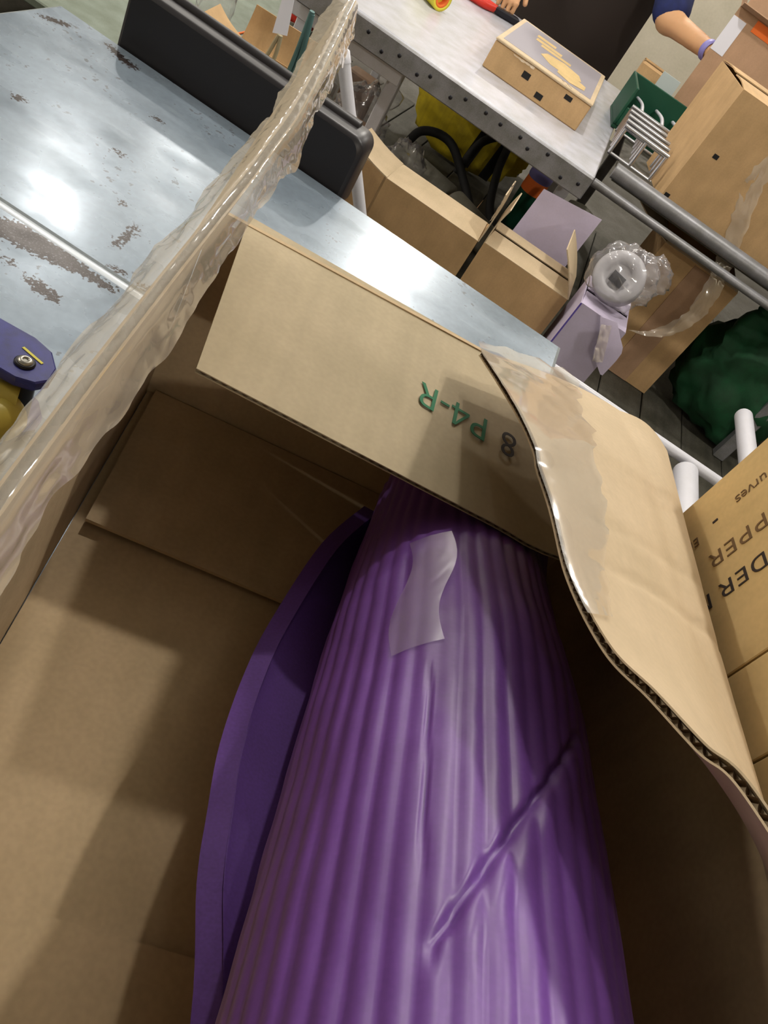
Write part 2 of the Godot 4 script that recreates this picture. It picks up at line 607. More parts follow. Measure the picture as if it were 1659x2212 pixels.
	lettering("P4-R", 0.0285, M.green_ink, ff, L(0.266, 0.1945, -0.082), Vector3(-1, 0.028, -0.07), Vector3(0.028, 1, 0.05), "Droid Sans", 400, "green_print", 0.82)
	lettering("8", 0.029, M.black_ink, ff, L(0.293, 0.1943, -0.085), Vector3(-1, 0.028, -0.07), Vector3(0.028, 1, 0.05), "Droid Sans", 400, "black_print", 0.75)
	# --- right flap: hinged on the right rim, pressed down at the far end, rising towards the near end
	var fe := [Vector3(0.236, 0.224, -0.040), Vector3(0.241, 0.270, -0.182), Vector3(0.248, 0.288, -0.274), Vector3(0.251, 0.296, -0.338), Vector3(0.258, 0.308, -0.387), Vector3(0.266, 0.322, -0.416), Vector3(0.274, 0.334, -0.443), Vector3(0.282, 0.345, -0.465), Vector3(0.300, 0.360, -0.54), Vector3(0.315, 0.366, -0.62)]
	var nr := 36
	var free := curve(fe, 12)
	var rows := free.size()
	g = []
	for i in nr + 1:
		var s := i / float(nr)
		var row := []
		for j in rows:
			var u := float(j) / (rows - 1)
			var e: Vector3 = free[j]
			var h := Vector3(W + 0.004, H + 0.001, 0.0)
			var hz: float = lerp(0.010, -0.64, u)
			var z: float = lerp(hz, e.z, s)
			var x: float = lerp(h.x, e.x, s)
			var y: float = lerp(h.y, e.y, s)
			# rounded fold and a gentle bulge; a crease runs across near the far corner
			y += 0.012 * sin(PI * s) * (1.0 - 0.4 * u) + 0.006 * sin(PI * min(s * 3.0, 1.0))
			var cr: float = u - lerp(0.150, 0.160, s) - 0.006 * sin(s * 7.0)
			y -= 0.0022 * exp(-cr * cr / 0.00005) * smoothstep(0.0, 0.15, s) * smoothstep(1.05, 0.8, s)
			y += 0.0030 * smoothstep(0.02, 0.0, cr) * smoothstep(0.0, 0.3, s)
			var cr2: float = u - lerp(0.385, 0.300, s)
			y -= 0.0020 * exp(-cr2 * cr2 / 0.00006) * smoothstep(0.0, 0.15, s) * smoothstep(1.0, 0.7, s)
			var cr3: float = u - lerp(0.30, 0.235, s)
			y -= 0.0012 * exp(-cr3 * cr3 / 0.00008) * smoothstep(0.0, 0.2, s) * smoothstep(1.0, 0.75, s)
			row.append(L(x, y, z))
		g.append(row)
	# rows grow from the hinge to the free edge; columns from far to near
	var rf := corrugated(mirrored(g), th, M.kraft_light, M.fluting, "top_flap", t, 0.0072)
	# clear tape on the far corner of the right flap
	var top := shifted(g, -0.0009)
	var tg2 := []
	for j in 44:
		var row := []
		var fr: float = (0.34 * pow(1.0 - j / 44.0, 0.8) + 0.05) * (1.0 + 0.22 * n1.get_noise_1d(j * 0.22))
		for q in 9:
			var f: float = nr - nr * fr * q / 8.0
			var i := mini(int(f), nr - 1)
			var v: Vector3 = top[i][j].lerp(top[i + 1][j], f - i)
			var edge_out: float = smoothstep(12.0, 0.0, float(j))
			v.y += 0.0008 + (0.0045 * edge_out + 0.0009) * (0.55 + n1.get_noise_3d(v.x * 240.0, 3.0, v.z * 240.0)) * (0.25 + 0.75 * q / 8.0)
			v.z -= smoothstep(2.0, 0.0, float(j)) * (0.010 + 0.012 * n1.get_noise_1d(q * 7.0))
			if q == 0:
				v.x -= 0.0035
				v.y -= 0.0015
			row.append(v)
		tg2.append(row)
	st = mb()
	sheet(st, tg2, 0.00012)
	part("tape", st, M.tape_thin, rf)
	# --- near flap, thrown open outwards
	st = mb()
	sheet(st, straight_grid(L(0.002, H - 0.001, -D - 0.006), L(W, H - 0.001, -D - 0.006), L(W, H - 0.13, -D - 0.150), L(0.002, H - 0.13, -D - 0.150), 4, 4), th)
	part("top_flap", st, M.kraft, t)

# ------------------------------------------------------------------ the foam roll
func make_roll() -> void:
	var t := thing("foam_mat_roll", "purple ribbed foam exercise mat rolled up inside the large carton", "foam mat", BOX_O, BOX_YAW)
	var A := L(0.220, 0.229, -0.707)
	var ax := L(0.1275, -0.2311, 0.9645).normalized()
	var up := (Vector3.UP - ax * ax.y).normalized()
	var rt := ax.cross(up).normalized()
	var R := 0.0845
	var ribs := 44
	var na := ribs * 8
	var nl := 240
	var a0 := 0.07
	var a1 := 0.64
	var n := nz(91, 1.0, 3)
	var st := mb()
	var rings := []
	for i in nl + 1:
		var s: float = lerp(a0, a1, float(i) / nl)
		var ring := []
		for k in na:
			var a := TAU * k / na
			var deg := rad_to_deg(a)
			if deg > 180.0: deg -= 360.0
			var rr := R - 0.007 * smoothstep(0.38, 0.60, s) + 0.0012 * n.get_noise_2d(s * 9.0, deg * 0.02)
			var rib: float = 0.5 - 0.5 * cos(a * ribs)
			var fade := 1.0
			# the ribs are flattened where the outer layer was taped down
			fade *= 1.0 - 0.75 * exp(-pow((deg + 34.0) / 8.0, 2.0)) * smoothstep(0.16, 0.26, s)
			rr += 0.0017 * (sqrt(rib + 0.05) - 0.6) * fade
			# a fold pressed across the roll, and a slit along it
			var dline: float = (deg - lerp(-29.0, 22.0, clampf((s - 0.18) / 0.14, 0.0, 1.2))) * 0.00147
			var on := smoothstep(0.165, 0.185, s) * (1.0 - smoothstep(0.325, 0.35, s))
			rr -= 0.0032 * exp(-dline * dline / 0.000006) * on
			rr += 0.0015 * exp(-pow(dline - 0.010, 2.0) / 0.00005) * on
			var slit: float = (deg + 34.2 - 4.0 * (0.268 - s) * 10.0 * 0.5) * 0.00147
			rr -= 0.0022 * exp(-slit * slit / 0.0000006) * smoothstep(0.20, 0.225, s) * (1.0 - smoothstep(0.32, 0.345, s))
			ring.append(A + ax * s - up * (0.007 * smoothstep(0.36, 0.5, s) - 0.02 * smoothstep(0.54, 0.66, s)) + (up * cos(a) + rt * sin(a)) * rr)
		rings.append(ring)
	loft(st, rings, true)
	part("roll", st, M.foam, t)
	# the wound layers show as a spiral on the open end
	st = mb()
	var sp := []
	for k in 241:
		var a := TAU * 6.0 * k / 240.0
		var rr: float = lerp(0.012, 0.080, k / 240.0)
		sp.append(A + ax * (a0 - 0.0004) + (up * cos(a) + rt * sin(a)) * rr)
	tube(st, sp, 0.0012, 6)
	part("spiral_seam", st, M.foam_edge, t)
	# loose outer end of the mat: leaves the roll underneath and curls up along its left side
	var ed := [[0.219, 0.060, -0.085], [0.186, 0.069, -0.159], [0.160, 0.077, -0.259], [0.150, 0.086, -0.317], [0.146, 0.094, -0.373], [0.148, 0.103, -0.419], [0.151, 0.111, -0.458], [0.163, 0.120, -0.519], [0.170, 0.132, -0.62]]
	var pts := []
	for e in ed: pts.append(L(e[0], e[1], e[2]))
	var ec := curve(pts, 6)
	var g := []
	var m := 14
	for i in m + 1: g.append([])
	for k in ec.size():
		var e: Vector3 = ec[k]
		var s: float = (e - A).dot(ax)
		s = clampf(s, a0, a1)
		var c := A + ax * s
		var low := c - up * (R - 0.004) + rt * 0.01
		var side := Vector3(minf(e.x + 0.004, low.x - 0.02), lerp(low.y, e.y, 0.22), lerp(low.z, e.z, 0.5))
		for i in m + 1:
			var u := i / float(m)
			var p := low.lerp(side, u).lerp(side.lerp(e, u), u)
			p.y = max(p.y, 0.025)
			g[i].append(p)
	st = mb()
	sheet(st, g, 0.0135)
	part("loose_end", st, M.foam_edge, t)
	# piece of clear tape that held the roll closed
	var tp := []
	for i in 15:
		var row := []
		var s: float = lerp(0.345, 0.47, i / 14.0)
		for j in 9:
			var deg: float = lerp(-50.0, -31.0, j / 8.0) - 3.0 * sin(i * 0.45)
			var a := deg_to_rad(deg)
			row.append(A + ax * (s + 0.012 * j / 8.0) + (up * cos(a) + rt * sin(a)) * (R + 0.0012 + 0.0004 * n.get_noise_2d(i * 3.0, j * 3.0)))
		tp.append(row)
	st = mb()
	sheet(st, tp, 0.00012)
	part("tape", st, M.tape_on_foam, t)

# ------------------------------------------------------------------ small cartons
# size in metres, flaps: dictionary side -> [angle from closed 0..270 (90 upright), length]; sides f n l r
func carton(t: Node3D, sx: float, sy: float, sz: float, outer: Material, inner: Material, flaps: Dictionary, th := 0.004) -> Dictionary:
	var parts := {}
	var hx := sx / 2.0
	var hz := sz / 2.0
	var st := mb()
	bx(st, Vector3(-hx + th, 0, -hz + th), Vector3(hx - th, th, hz - th))
	part("bottom", st, inner, t)
	for w in [[Vector3(-hx, 0, hz - th), Vector3(hx, sy, hz)], [Vector3(-hx, 0, -hz), Vector3(hx, sy, -hz + th)], [Vector3(-hx, 0, -hz + th), Vector3(-hx + th, sy, hz - th)], [Vector3(hx - th, 0, -hz + th), Vector3(hx, sy, hz - th)]]:
		st = mb()
		bx(st, w[0], w[1])
		part("wall", st, outer, t)
	var spec := {"n": [Vector3(0, sy, hz), Vector3(1, 0, 0), Vector3(0, 0, -1), sx], "f": [Vector3(0, sy, -hz), Vector3(1, 0, 0), Vector3(0, 0, 1), sx], "l": [Vector3(-hx, sy, 0), Vector3(0, 0, 1), Vector3(1, 0, 0), sz], "r": [Vector3(hx, sy, 0), Vector3(0, 0, 1), Vector3(-1, 0, 0), sz]}
	for k in flaps:
		var o: Vector3 = spec[k][0]
		var al: Vector3 = spec[k][1]
		var inw: Vector3 = spec[k][2]
		var len_: float = spec[k][3]
		var ang := deg_to_rad(flaps[k][0])
		var d: Vector3 = inw * cos(ang) + Vector3.UP * sin(ang)
		var nn: Vector3 = inw * -sin(ang) + Vector3.UP * cos(ang)
		st = mb()
		var taper: float = 0.006
		var aa := o - al * (len_ / 2.0 - 0.001)
		var bb := o + al * (len_ / 2.0 - 0.001)
		var cc: Vector3 = o + al * (len_ / 2.0 - taper) + d * flaps[k][1]
		var dd: Vector3 = o - al * (len_ / 2.0 - taper) + d * flaps[k][1]
		var g := straight_grid(aa, bb, cc, dd, 5, 3)
		for i in g.size():
			for j in g[i].size():
				g[i][j] += nn * (0.004 * sin(PI * i / 5.0) + (0.0015 if k in "nf" else 0.0))
		sheet(st, g, 0.003)
		parts[k] = part("flap", st, inner, t)
		parts[k + "d"] = [o, al, d, nn]
	return parts

func patch(parent: Node, o: Vector3, u: Vector3, v: Vector3, mat_: Material, called: String, seed_: int, wrinkle := 0.001, nu := 14, nv := 10) -> MeshInstance3D:
	# a film or paper patch from corner o spanning u and v, lifted by noise along its normal
	var n := nz(seed_, 1.0, 3)
	var nn := u.cross(v).normalized()
	var g := []
	for i in nu + 1:
		var row := []
		for j in nv + 1:
			var p := o + u * (float(i) / nu) + v * (float(j) / nv)
			var k: float = n.get_noise_3d(p.x * 90.0, p.y * 90.0, p.z * 90.0) + 0.8 * (0.3 - abs(n.get_noise_3d(p.x * 40.0, p.y * 40.0, p.z * 40.0)))
			row.append(p + nn * (0.0008 + wrinkle * (0.6 + k)))
		g.append(row)
	var st := mb()
	sheet(st, g, 0.00015)
	return part(called, st, mat_, parent)

# crumpled closed shape: an ellipsoid pushed about by noise, flattened at its foot
func crumple(c: Vector3, r: Vector3, seed_: int, amount: float, freq: float, nu := 28, nv := 20, foot := -1e9) -> ArrayMesh:
	var n := nz(seed_, 1.0, 3)
	var rings := []
	for i in nv + 1:
		var a := PI * i / nv
		var ring := []
		for k in nu:
			var b := TAU * k / nu
			var d := Vector3(sin(a) * cos(b), -cos(a), sin(a) * sin(b))
			var f: float = 1.0 + amount * (n.get_noise_3d(d.x * freq, d.y * freq, d.z * freq) + 0.7 * (0.3 - abs(n.get_noise_3d(d.x * freq * 1.7 + 4.0, d.y * freq * 1.7, d.z * freq * 1.7))))
			var p: Vector3 = c + d * r * f
			p.y = max(p.y, foot + 0.0005 * (nv - i))
			ring.append(p)
		rings.append(ring)
	var st := mb()
	loft(st, rings, false)
	return fin(st)

# ------------------------------------------------------------------ people: distance field meshed as surface nets
func field(p: Vector3, bones: Array, k: float) -> float:
	var d := 1e9
	for b in bones:
		var a: Vector3 = b[0]
		var ab: Vector3 = b[2] - a
		var q: Vector3 = p - a
		var h := clampf(q.dot(ab) / max(ab.length_squared(), 1e-9), 0.0, 1.0)
		var e: Vector3 = q - ab * h
		if b.size() > 4: e.z /= b[4]
		var x: float = e.length() - lerpf(b[1], b[3], h)
		var hh := clampf(0.5 + 0.5 * (d - x) / k, 0.0, 1.0)
		d = lerpf(d, x, hh) - k * hh * (1.0 - hh)
	return d

func nets(st: SurfaceTool, bones: Array, cell: float, k: float, cut_low := -1e9) -> void:
	var lo := Vector3.ONE * 1e9
	var hi := Vector3.ONE * -1e9
	for b in bones:
		var r: float = max(b[1], b[3]) + cell * 2.0
		lo = lo.min((b[0] as Vector3).min(b[2]) - Vector3.ONE * r)
		hi = hi.max((b[0] as Vector3).max(b[2]) + Vector3.ONE * r)
	lo.y = max(lo.y, cut_low)
	var nx := int((hi.x - lo.x) / cell) + 2
	var ny := int((hi.y - lo.y) / cell) + 2
	var nzz := int((hi.z - lo.z) / cell) + 2
	var val := PackedFloat32Array()
	val.resize(nx * ny * nzz)
	val.fill(1.0)
	for b in bones:
		var r: float = max(b[1], b[3]) * 1.15 + k + cell * 2.0
		var l: Vector3 = ((b[0] as Vector3).min(b[2]) - Vector3.ONE * r - lo) / cell
		var h: Vector3 = ((b[0] as Vector3).max(b[2]) + Vector3.ONE * r - lo) / cell
		for z in range(maxi(0, int(l.z)), mini(nzz, int(h.z) + 1)):
			for y in range(maxi(0, int(l.y)), mini(ny, int(h.y) + 1)):
				for x in range(maxi(0, int(l.x)), mini(nx, int(h.x) + 1)):
					var id := (z * ny + y) * nx + x
					if val[id] == 1.0: val[id] = field(lo + Vector3(x, y, z) * cell, bones, k)
	var vert := {}
	for z in nzz - 1:
		for y in ny - 1:
			for x in nx - 1:
				var id := (z * ny + y) * nx + x
				var neg := 0
				var v := []
				for c in 8:
					var f := val[id + (c & 1) + ((c >> 1) & 1) * nx + ((c >> 2) & 1) * nx * ny]
					v.append(f)
					if f < 0.0: neg += 1
				if neg == 0 or neg == 8: continue
				var s := Vector3.ZERO
				var cnt := 0
				for e in [[0, 1], [2, 3], [4, 5], [6, 7], [0, 2], [1, 3], [4, 6], [5, 7], [0, 4], [1, 5], [2, 6], [3, 7]]:
					var a: float = v[e[0]]
					var b2: float = v[e[1]]
					if (a < 0.0) != (b2 < 0.0):
						var t := a / (a - b2)
						var pa := Vector3(e[0] & 1, (e[0] >> 1) & 1, (e[0] >> 2) & 1)
						var pb := Vector3(e[1] & 1, (e[1] >> 1) & 1, (e[1] >> 2) & 1)
						s += pa.lerp(pb, t)
						cnt += 1
				vert[id] = lo + (Vector3(x, y, z) + s / cnt) * cell
	st.set_smooth_group(0)
	var sx := 1
	var sy := nx
	var sz := nx * ny
	for id in vert:
		var a := val[id]
		for e in [[sx, sy, sz], [sy, sz, sx], [sz, sx, sy]]:
			var b3 := val[id + e[0]]
			if (a < 0.0) == (b3 < 0.0): continue
			var i1: int = id - e[1]
			var i2: int = id - e[1] - e[2]
			var i3: int = id - e[2]
			if not (vert.has(i1) and vert.has(i2) and vert.has(i3)): continue
			if a < 0.0: quad(st, vert[id], vert[i3], vert[i2], vert[i1])
			else: quad(st, vert[id], vert[i1], vert[i2], vert[i3])

func make_person() -> void:
	var t := thing("person", "person in a dark brown apron and blue short sleeves reaching across to a carton", "person", Vector3(-0.22, 0, -3.92))
	# joints, person faces the camera side; local x to the right of the picture
	var sh := Vector3(0.20, 1.40, 0.0)
	var el := Vector3(0.335, 1.075, 0.30)
	var wr := Vector3(0.515, 1.085, 0.52)
	var sl := Vector3(-0.20, 1.40, 0.0)
	var ell := Vector3(-0.30, 1.12, 0.12)
	var wrl := Vector3(-0.22, 0.93, 0.40)
	var body := [
		[Vector3(0, 0.98, 0), 0.150, Vector3(0, 1.20, 0), 0.160, 0.72],
		[Vector3(0, 1.20, 0), 0.160, Vector3(0, 1.36, 0), 0.145, 0.72],
		[Vector3(-0.13, 1.38, 0), 0.075, Vector3(0.13, 1.38, 0), 0.075],
		[Vector3(0, 1.42, 0.0), 0.058, Vector3(0, 1.52, 0.03), 0.055],
		[Vector3(0, 1.60, 0.045), 0.092, Vector3(0, 1.68, 0.03), 0.100],
		[Vector3(0, 1.565, 0.075), 0.060, Vector3(0, 1.60, 0.09), 0.060],
		[Vector3(0, 1.61, 0.135), 0.016, Vector3(0, 1.645, 0.128), 0.011],
		[Vector3(-0.1, 1.62, 0.03), 0.02, Vector3(-0.1, 1.655, 0.025), 0.022],
		[Vector3(0.1, 1.62, 0.03), 0.02, Vector3(0.1, 1.655, 0.025), 0.022],
		[sh, 0.058, el, 0.044], [el, 0.045, wr, 0.030],
		[sl, 0.058, ell, 0.044], [ell, 0.045, wrl, 0.030],
		[Vector3(-0.09, 0.95, 0), 0.10, Vector3(-0.10, 0.50, 0.01), 0.062],
		[Vector3(0.09, 0.95, 0), 0.10, Vector3(0.10, 0.50, 0.01), 0.062],
		[Vector3(-0.10, 0.50, 0.01), 0.06, Vector3(-0.10, 0.10, -0.01), 0.042],
		[Vector3(0.10, 0.50, 0.01), 0.06, Vector3(0.10, 0.10, -0.01), 0.042],
		[Vector3(-0.10, 0.045, -0.02), 0.042, Vector3(-0.11, 0.035, 0.14), 0.034],
		[Vector3(0.10, 0.045, -0.02), 0.042, Vector3(0.11, 0.035, 0.14), 0.034]]
	var st := mb()
	nets(st, body, 0.017, 0.03)
	for h in [[wr, (wr - el).normalized(), Vector3(0.2, 1, 0.1), 1.0], [wrl, (wrl - ell).normalized(), Vector3(0.1, 0.8, 0.5), -1.0]]:
		var d: Vector3 = h[1]
		var nrm: Vector3 = (h[2] - d * (h[2] as Vector3).dot(d)).normalized()
		var side: Vector3 = d.cross(nrm) * h[3]
		var w: Vector3 = h[0] - d * 0.02
		var hb := [[w, 0.029, w + d * 0.05, 0.026]]
		for q in [-1, 0, 1]:
			hb.append([w + d * 0.05 + side * q * 0.022, 0.016, w + d * 0.105 + side * q * 0.026, 0.014])
		var ln := [0.062, 0.076, 0.080, 0.070]
		for q in 4:
			var root := w + d * 0.105 + side * (q - 1.5) * 0.0205
			var p1: Vector3 = root + d * ln[q] * 0.5 - nrm * 0.012
			var p2: Vector3 = p1 + d * ln[q] * 0.30 - nrm * 0.024
			hb.append([root, 0.0095, p1, 0.0088])
			hb.append([p1, 0.0088, p2, 0.0078])
		var th0: Vector3 = w + d * 0.045 + side * 0.025
		var th1: Vector3 = th0 + d * 0.035 + side * 0.030 - nrm * 0.008
		var th2: Vector3 = th1 + d * 0.032 + side * 0.008 - nrm * 0.01
		hb.append([th0, 0.015, th1, 0.0115])
		hb.append([th1, 0.0115, th2, 0.0095])
		nets(st, hb, 0.0045, 0.007)
	part("body", st, M.skin, t)
	# shirt with short sleeves
	var mid_r := sh.lerp(el, 0.92)
	var mid_l := sl.lerp(ell, 0.7)
	st = mb()
	nets(st, [[Vector3(0, 0.93, 0), 0.172, Vector3(0, 1.20, 0), 0.176, 0.74], [Vector3(0, 1.20, 0), 0.176, Vector3(0, 1.36, 0), 0.160, 0.74], [Vector3(-0.14, 1.385, 0), 0.085, Vector3(0.14, 1.385, 0), 0.085], [sh, 0.074, mid_r, 0.070], [sl, 0.074, mid_l, 0.068]], 0.017, 0.03)
	part("shirt", st, M.blue_shirt, t)
	# trousers
	st = mb()
	nets(st, [[Vector3(-0.07, 0.97, 0), 0.13, Vector3(0.07, 0.97, 0), 0.13, 0.8], [Vector3(-0.09, 0.92, 0), 0.115, Vector3(-0.10, 0.50, 0.01), 0.082], [Vector3(0.09, 0.92, 0), 0.115, Vector3(0.10, 0.50, 0.01), 0.082], [Vector3(-0.10, 0.50, 0.01), 0.082, Vector3(-0.10, 0.10, -0.01), 0.07], [Vector3(0.10, 0.50, 0.01), 0.082, Vector3(0.10, 0.10, -0.01), 0.07]], 0.02, 0.03)
	part("trousers", st, M.trousers, t)
	# apron hanging in front of the chest
	var g := []
	for i in 19:
		var row := []
		var y: float = lerp(1.40, 0.50, i / 18.0)
		for j in 17:
			var u: float = j / 8.0 - 1.0
			var a := u * 1.30
			var wx: float = 0.262 * smoothstep(1.52, 1.26, y) + 0.02
			row.append(Vector3(sin(a) * wx, y, cos(a) * 0.165 + 0.012 * sin(u * 9.0) * smoothstep(1.1, 0.6, y)))
		g.append(row)
	st = mb()
	sheet(st, mirrored(g), 0.002)
	part("apron", st, M.brown_wear, t)
	# hair
	st = mb()
	nets(st, [[Vector3(0, 1.69, 0.005), 0.108, Vector3(0, 1.62, -0.03), 0.095]], 0.014, 0.02)
	part("hair", st, M.hair, t)
	# purple wristband
	st = mb()
	var d2 := (wr - el).normalized()
	lathe(st, wr - d2 * 0.03, d2, [[0.033, 0.0], [0.036, 0.004], [0.036, 0.024], [0.032, 0.028]], 20, false)
	part("wristband", st, M.lavender, t)

# ------------------------------------------------------------------ tables
func make_tables() -> void:
	# near table: the carton stands on it
	var chips := [[-0.45, -0.685, -0.425, -0.708, -0.395, -0.712, -0.365, -0.712, -0.335, -0.706, -0.300, -0.704, -0.30, -0.694, -0.335, -0.690, -0.365, -0.680, -0.40, -0.672, -0.44, -0.668],
		[-0.368, -0.640, -0.352, -0.646, -0.325, -0.640, -0.322, -0.630, -0.350, -0.626],
		[-0.395, -0.645, -0.384, -0.650, -0.380, -0.636], [-0.44, -0.64, -0.425, -0.65, -0.415, -0.635, -0.43, -0.63],
		[-0.252, -0.630, -0.240, -0.634, -0.238, -0.622], [-0.30, -0.50, -0.285, -0.51, -0.29, -0.49]]
	table_top("packing_table", "worn grey steel packing table under the large open carton", -0.95, 0.85, 0.16, -0.7235, 0.80, chips, 3, -0.70, -0.12, -0.73, -0.40)
	var near := get_node("packing_table")
	var hs := mb()
	var hr := []
	for x in [-0.95, 0.85]:
		var ring := []
		for k in 12:
			var a := TAU * k / 12.0
			ring.append(Vector3(x, 0.7984 + 0.0019 * sin(a), -0.7150 + 0.0090 * cos(a)))
		hr.append(ring)
	loft(hs, hr, true)
	part("rolled_hem", hs, M.hem, near)
	chips = [[-0.352, -0.770, -0.346, -0.775, -0.347, -0.805, -0.356, -0.838, -0.360, -0.830, -0.357, -0.803],
		[-0.735, -1.165, -0.722, -1.190, -0.704, -1.205, -0.698, -1.195, -0.715, -1.175],
		[-0.655, -1.222, -0.640, -1.226, -0.610, -1.214, -0.590, -1.215, -0.588, -1.200, -0.612, -1.198, -0.640, -1.210],
		[-0.30, -0.735, -0.262, -0.735, -0.25, -0.742, -0.285, -0.747], [-0.335, -0.735, -0.31, -0.735, -0.318, -0.745],
		[-0.40, -0.86, -0.392, -0.868, -0.388, -0.855], [-0.27, -0.79, -0.262, -0.795, -0.26, -0.787], [-0.47, -0.96, -0.462, -0.965, -0.45, -0.952],
		[-0.60, -0.93, -0.59, -0.94, -0.58, -0.928, -0.592, -0.922], [-0.55, -0.82, -0.545, -0.83, -0.532, -0.82], [-0.50, -1.10, -0.492, -1.112, -0.478, -1.10]]
	table_top("packing_table", "grey steel packing table behind the carton with the black tray at its edge", -0.752, 0.197, -0.7245, -1.248, 0.797, chips, 8, -0.752, 0.197, -1.248, -0.7265)

func table_top(called: String, label: String, x0: float, x1: float, z1: float, z0: float, y: float, chips: Array, seed_: int, mx0: float, mx1: float, mz0: float, mz1: float) -> void:
	var t := thing(called, label, "table", Vector3(0, 0, 0), 0.0)
	# top sheet with a rolled rim; uv follows the map given for the part in view
	var rings := []
	var r := 0.007
	for lv in [[y - 0.03, 0.0], [y - r, 0.0], [y - r * 0.35, r * 0.25], [y, r]]:
		var i: float = lv[1]
		rings.append([Vector3(x0 + i, lv[0], z0 + i), Vector3(x0 + i, lv[0], z1 - i), Vector3(x1 - i, lv[0], z1 - i), Vector3(x1 - i, lv[0], z0 + i)])
	var st := mb()
	loft(st, rings, false, -1)
	part("rim", st, M.paint_steel, t)
	var m := mat(Color.WHITE, 0.33, 0.30)
	m.albedo_texture = steel_map(seed_, mx0, mz0, mx1 - mx0, mz1 - mz0, chips)
	var rn := nz(seed_ + 30, 0.02, 5).get_seamless_image(256, 256)
	var ri := Image.create(256, 256, false, Image.FORMAT_RGB8)
	for yy in 256:
		for xx in 256:
			var v := 0.66 + 0.5 * (rn.get_pixel(xx, yy).r - 0.5)
			ri.set_pixel(xx, yy, Color(v, v, v))
	m.roughness_texture = ImageTexture.create_from_image(ri)
	m.roughness = 0.44
	st = mb()
	st.set_smooth_group(-1)
	var nx := 16
	var nzc := 12
	for i in nx:
		for j in nzc:
			var c := []
			for q in [[0, 0], [1, 0], [1, 1], [0, 1]]:
				var p := Vector3(lerp(x0 + r, x1 - r, (i + q[0]) / float(nx)), y, lerp(z0 + r, z1 - r, (j + q[1]) / float(nzc)))
				c.append(p)
			for k in [0, 1, 2, 0, 2, 3]:
				var p: Vector3 = c[k]
				st.set_uv(Vector2((p.x - mx0) / (mx1 - mx0), (p.z - mz0) / (mz1 - mz0)))
				st.add_vertex(p)
	part("top", st, m, t)
	st = mb()
	bx(st, Vector3(x0 + 0.01, y - 0.034, z0 + 0.01), Vector3(x1 - 0.01, y - 0.028, z1 - 0.01))
	part("underside", st, M.rail_steel, t)
	for sx in [x0 + 0.05, x1 - 0.05]:
		for sz in [z0 + 0.05, z1 - 0.05]:
			st = mb()
			cbox(st, Vector3(sx - 0.02, 0, sz - 0.02), Vector3(sx + 0.02, y - 0.03, sz + 0.02), 0.003)
			part("leg", st, M.white_tube, t)

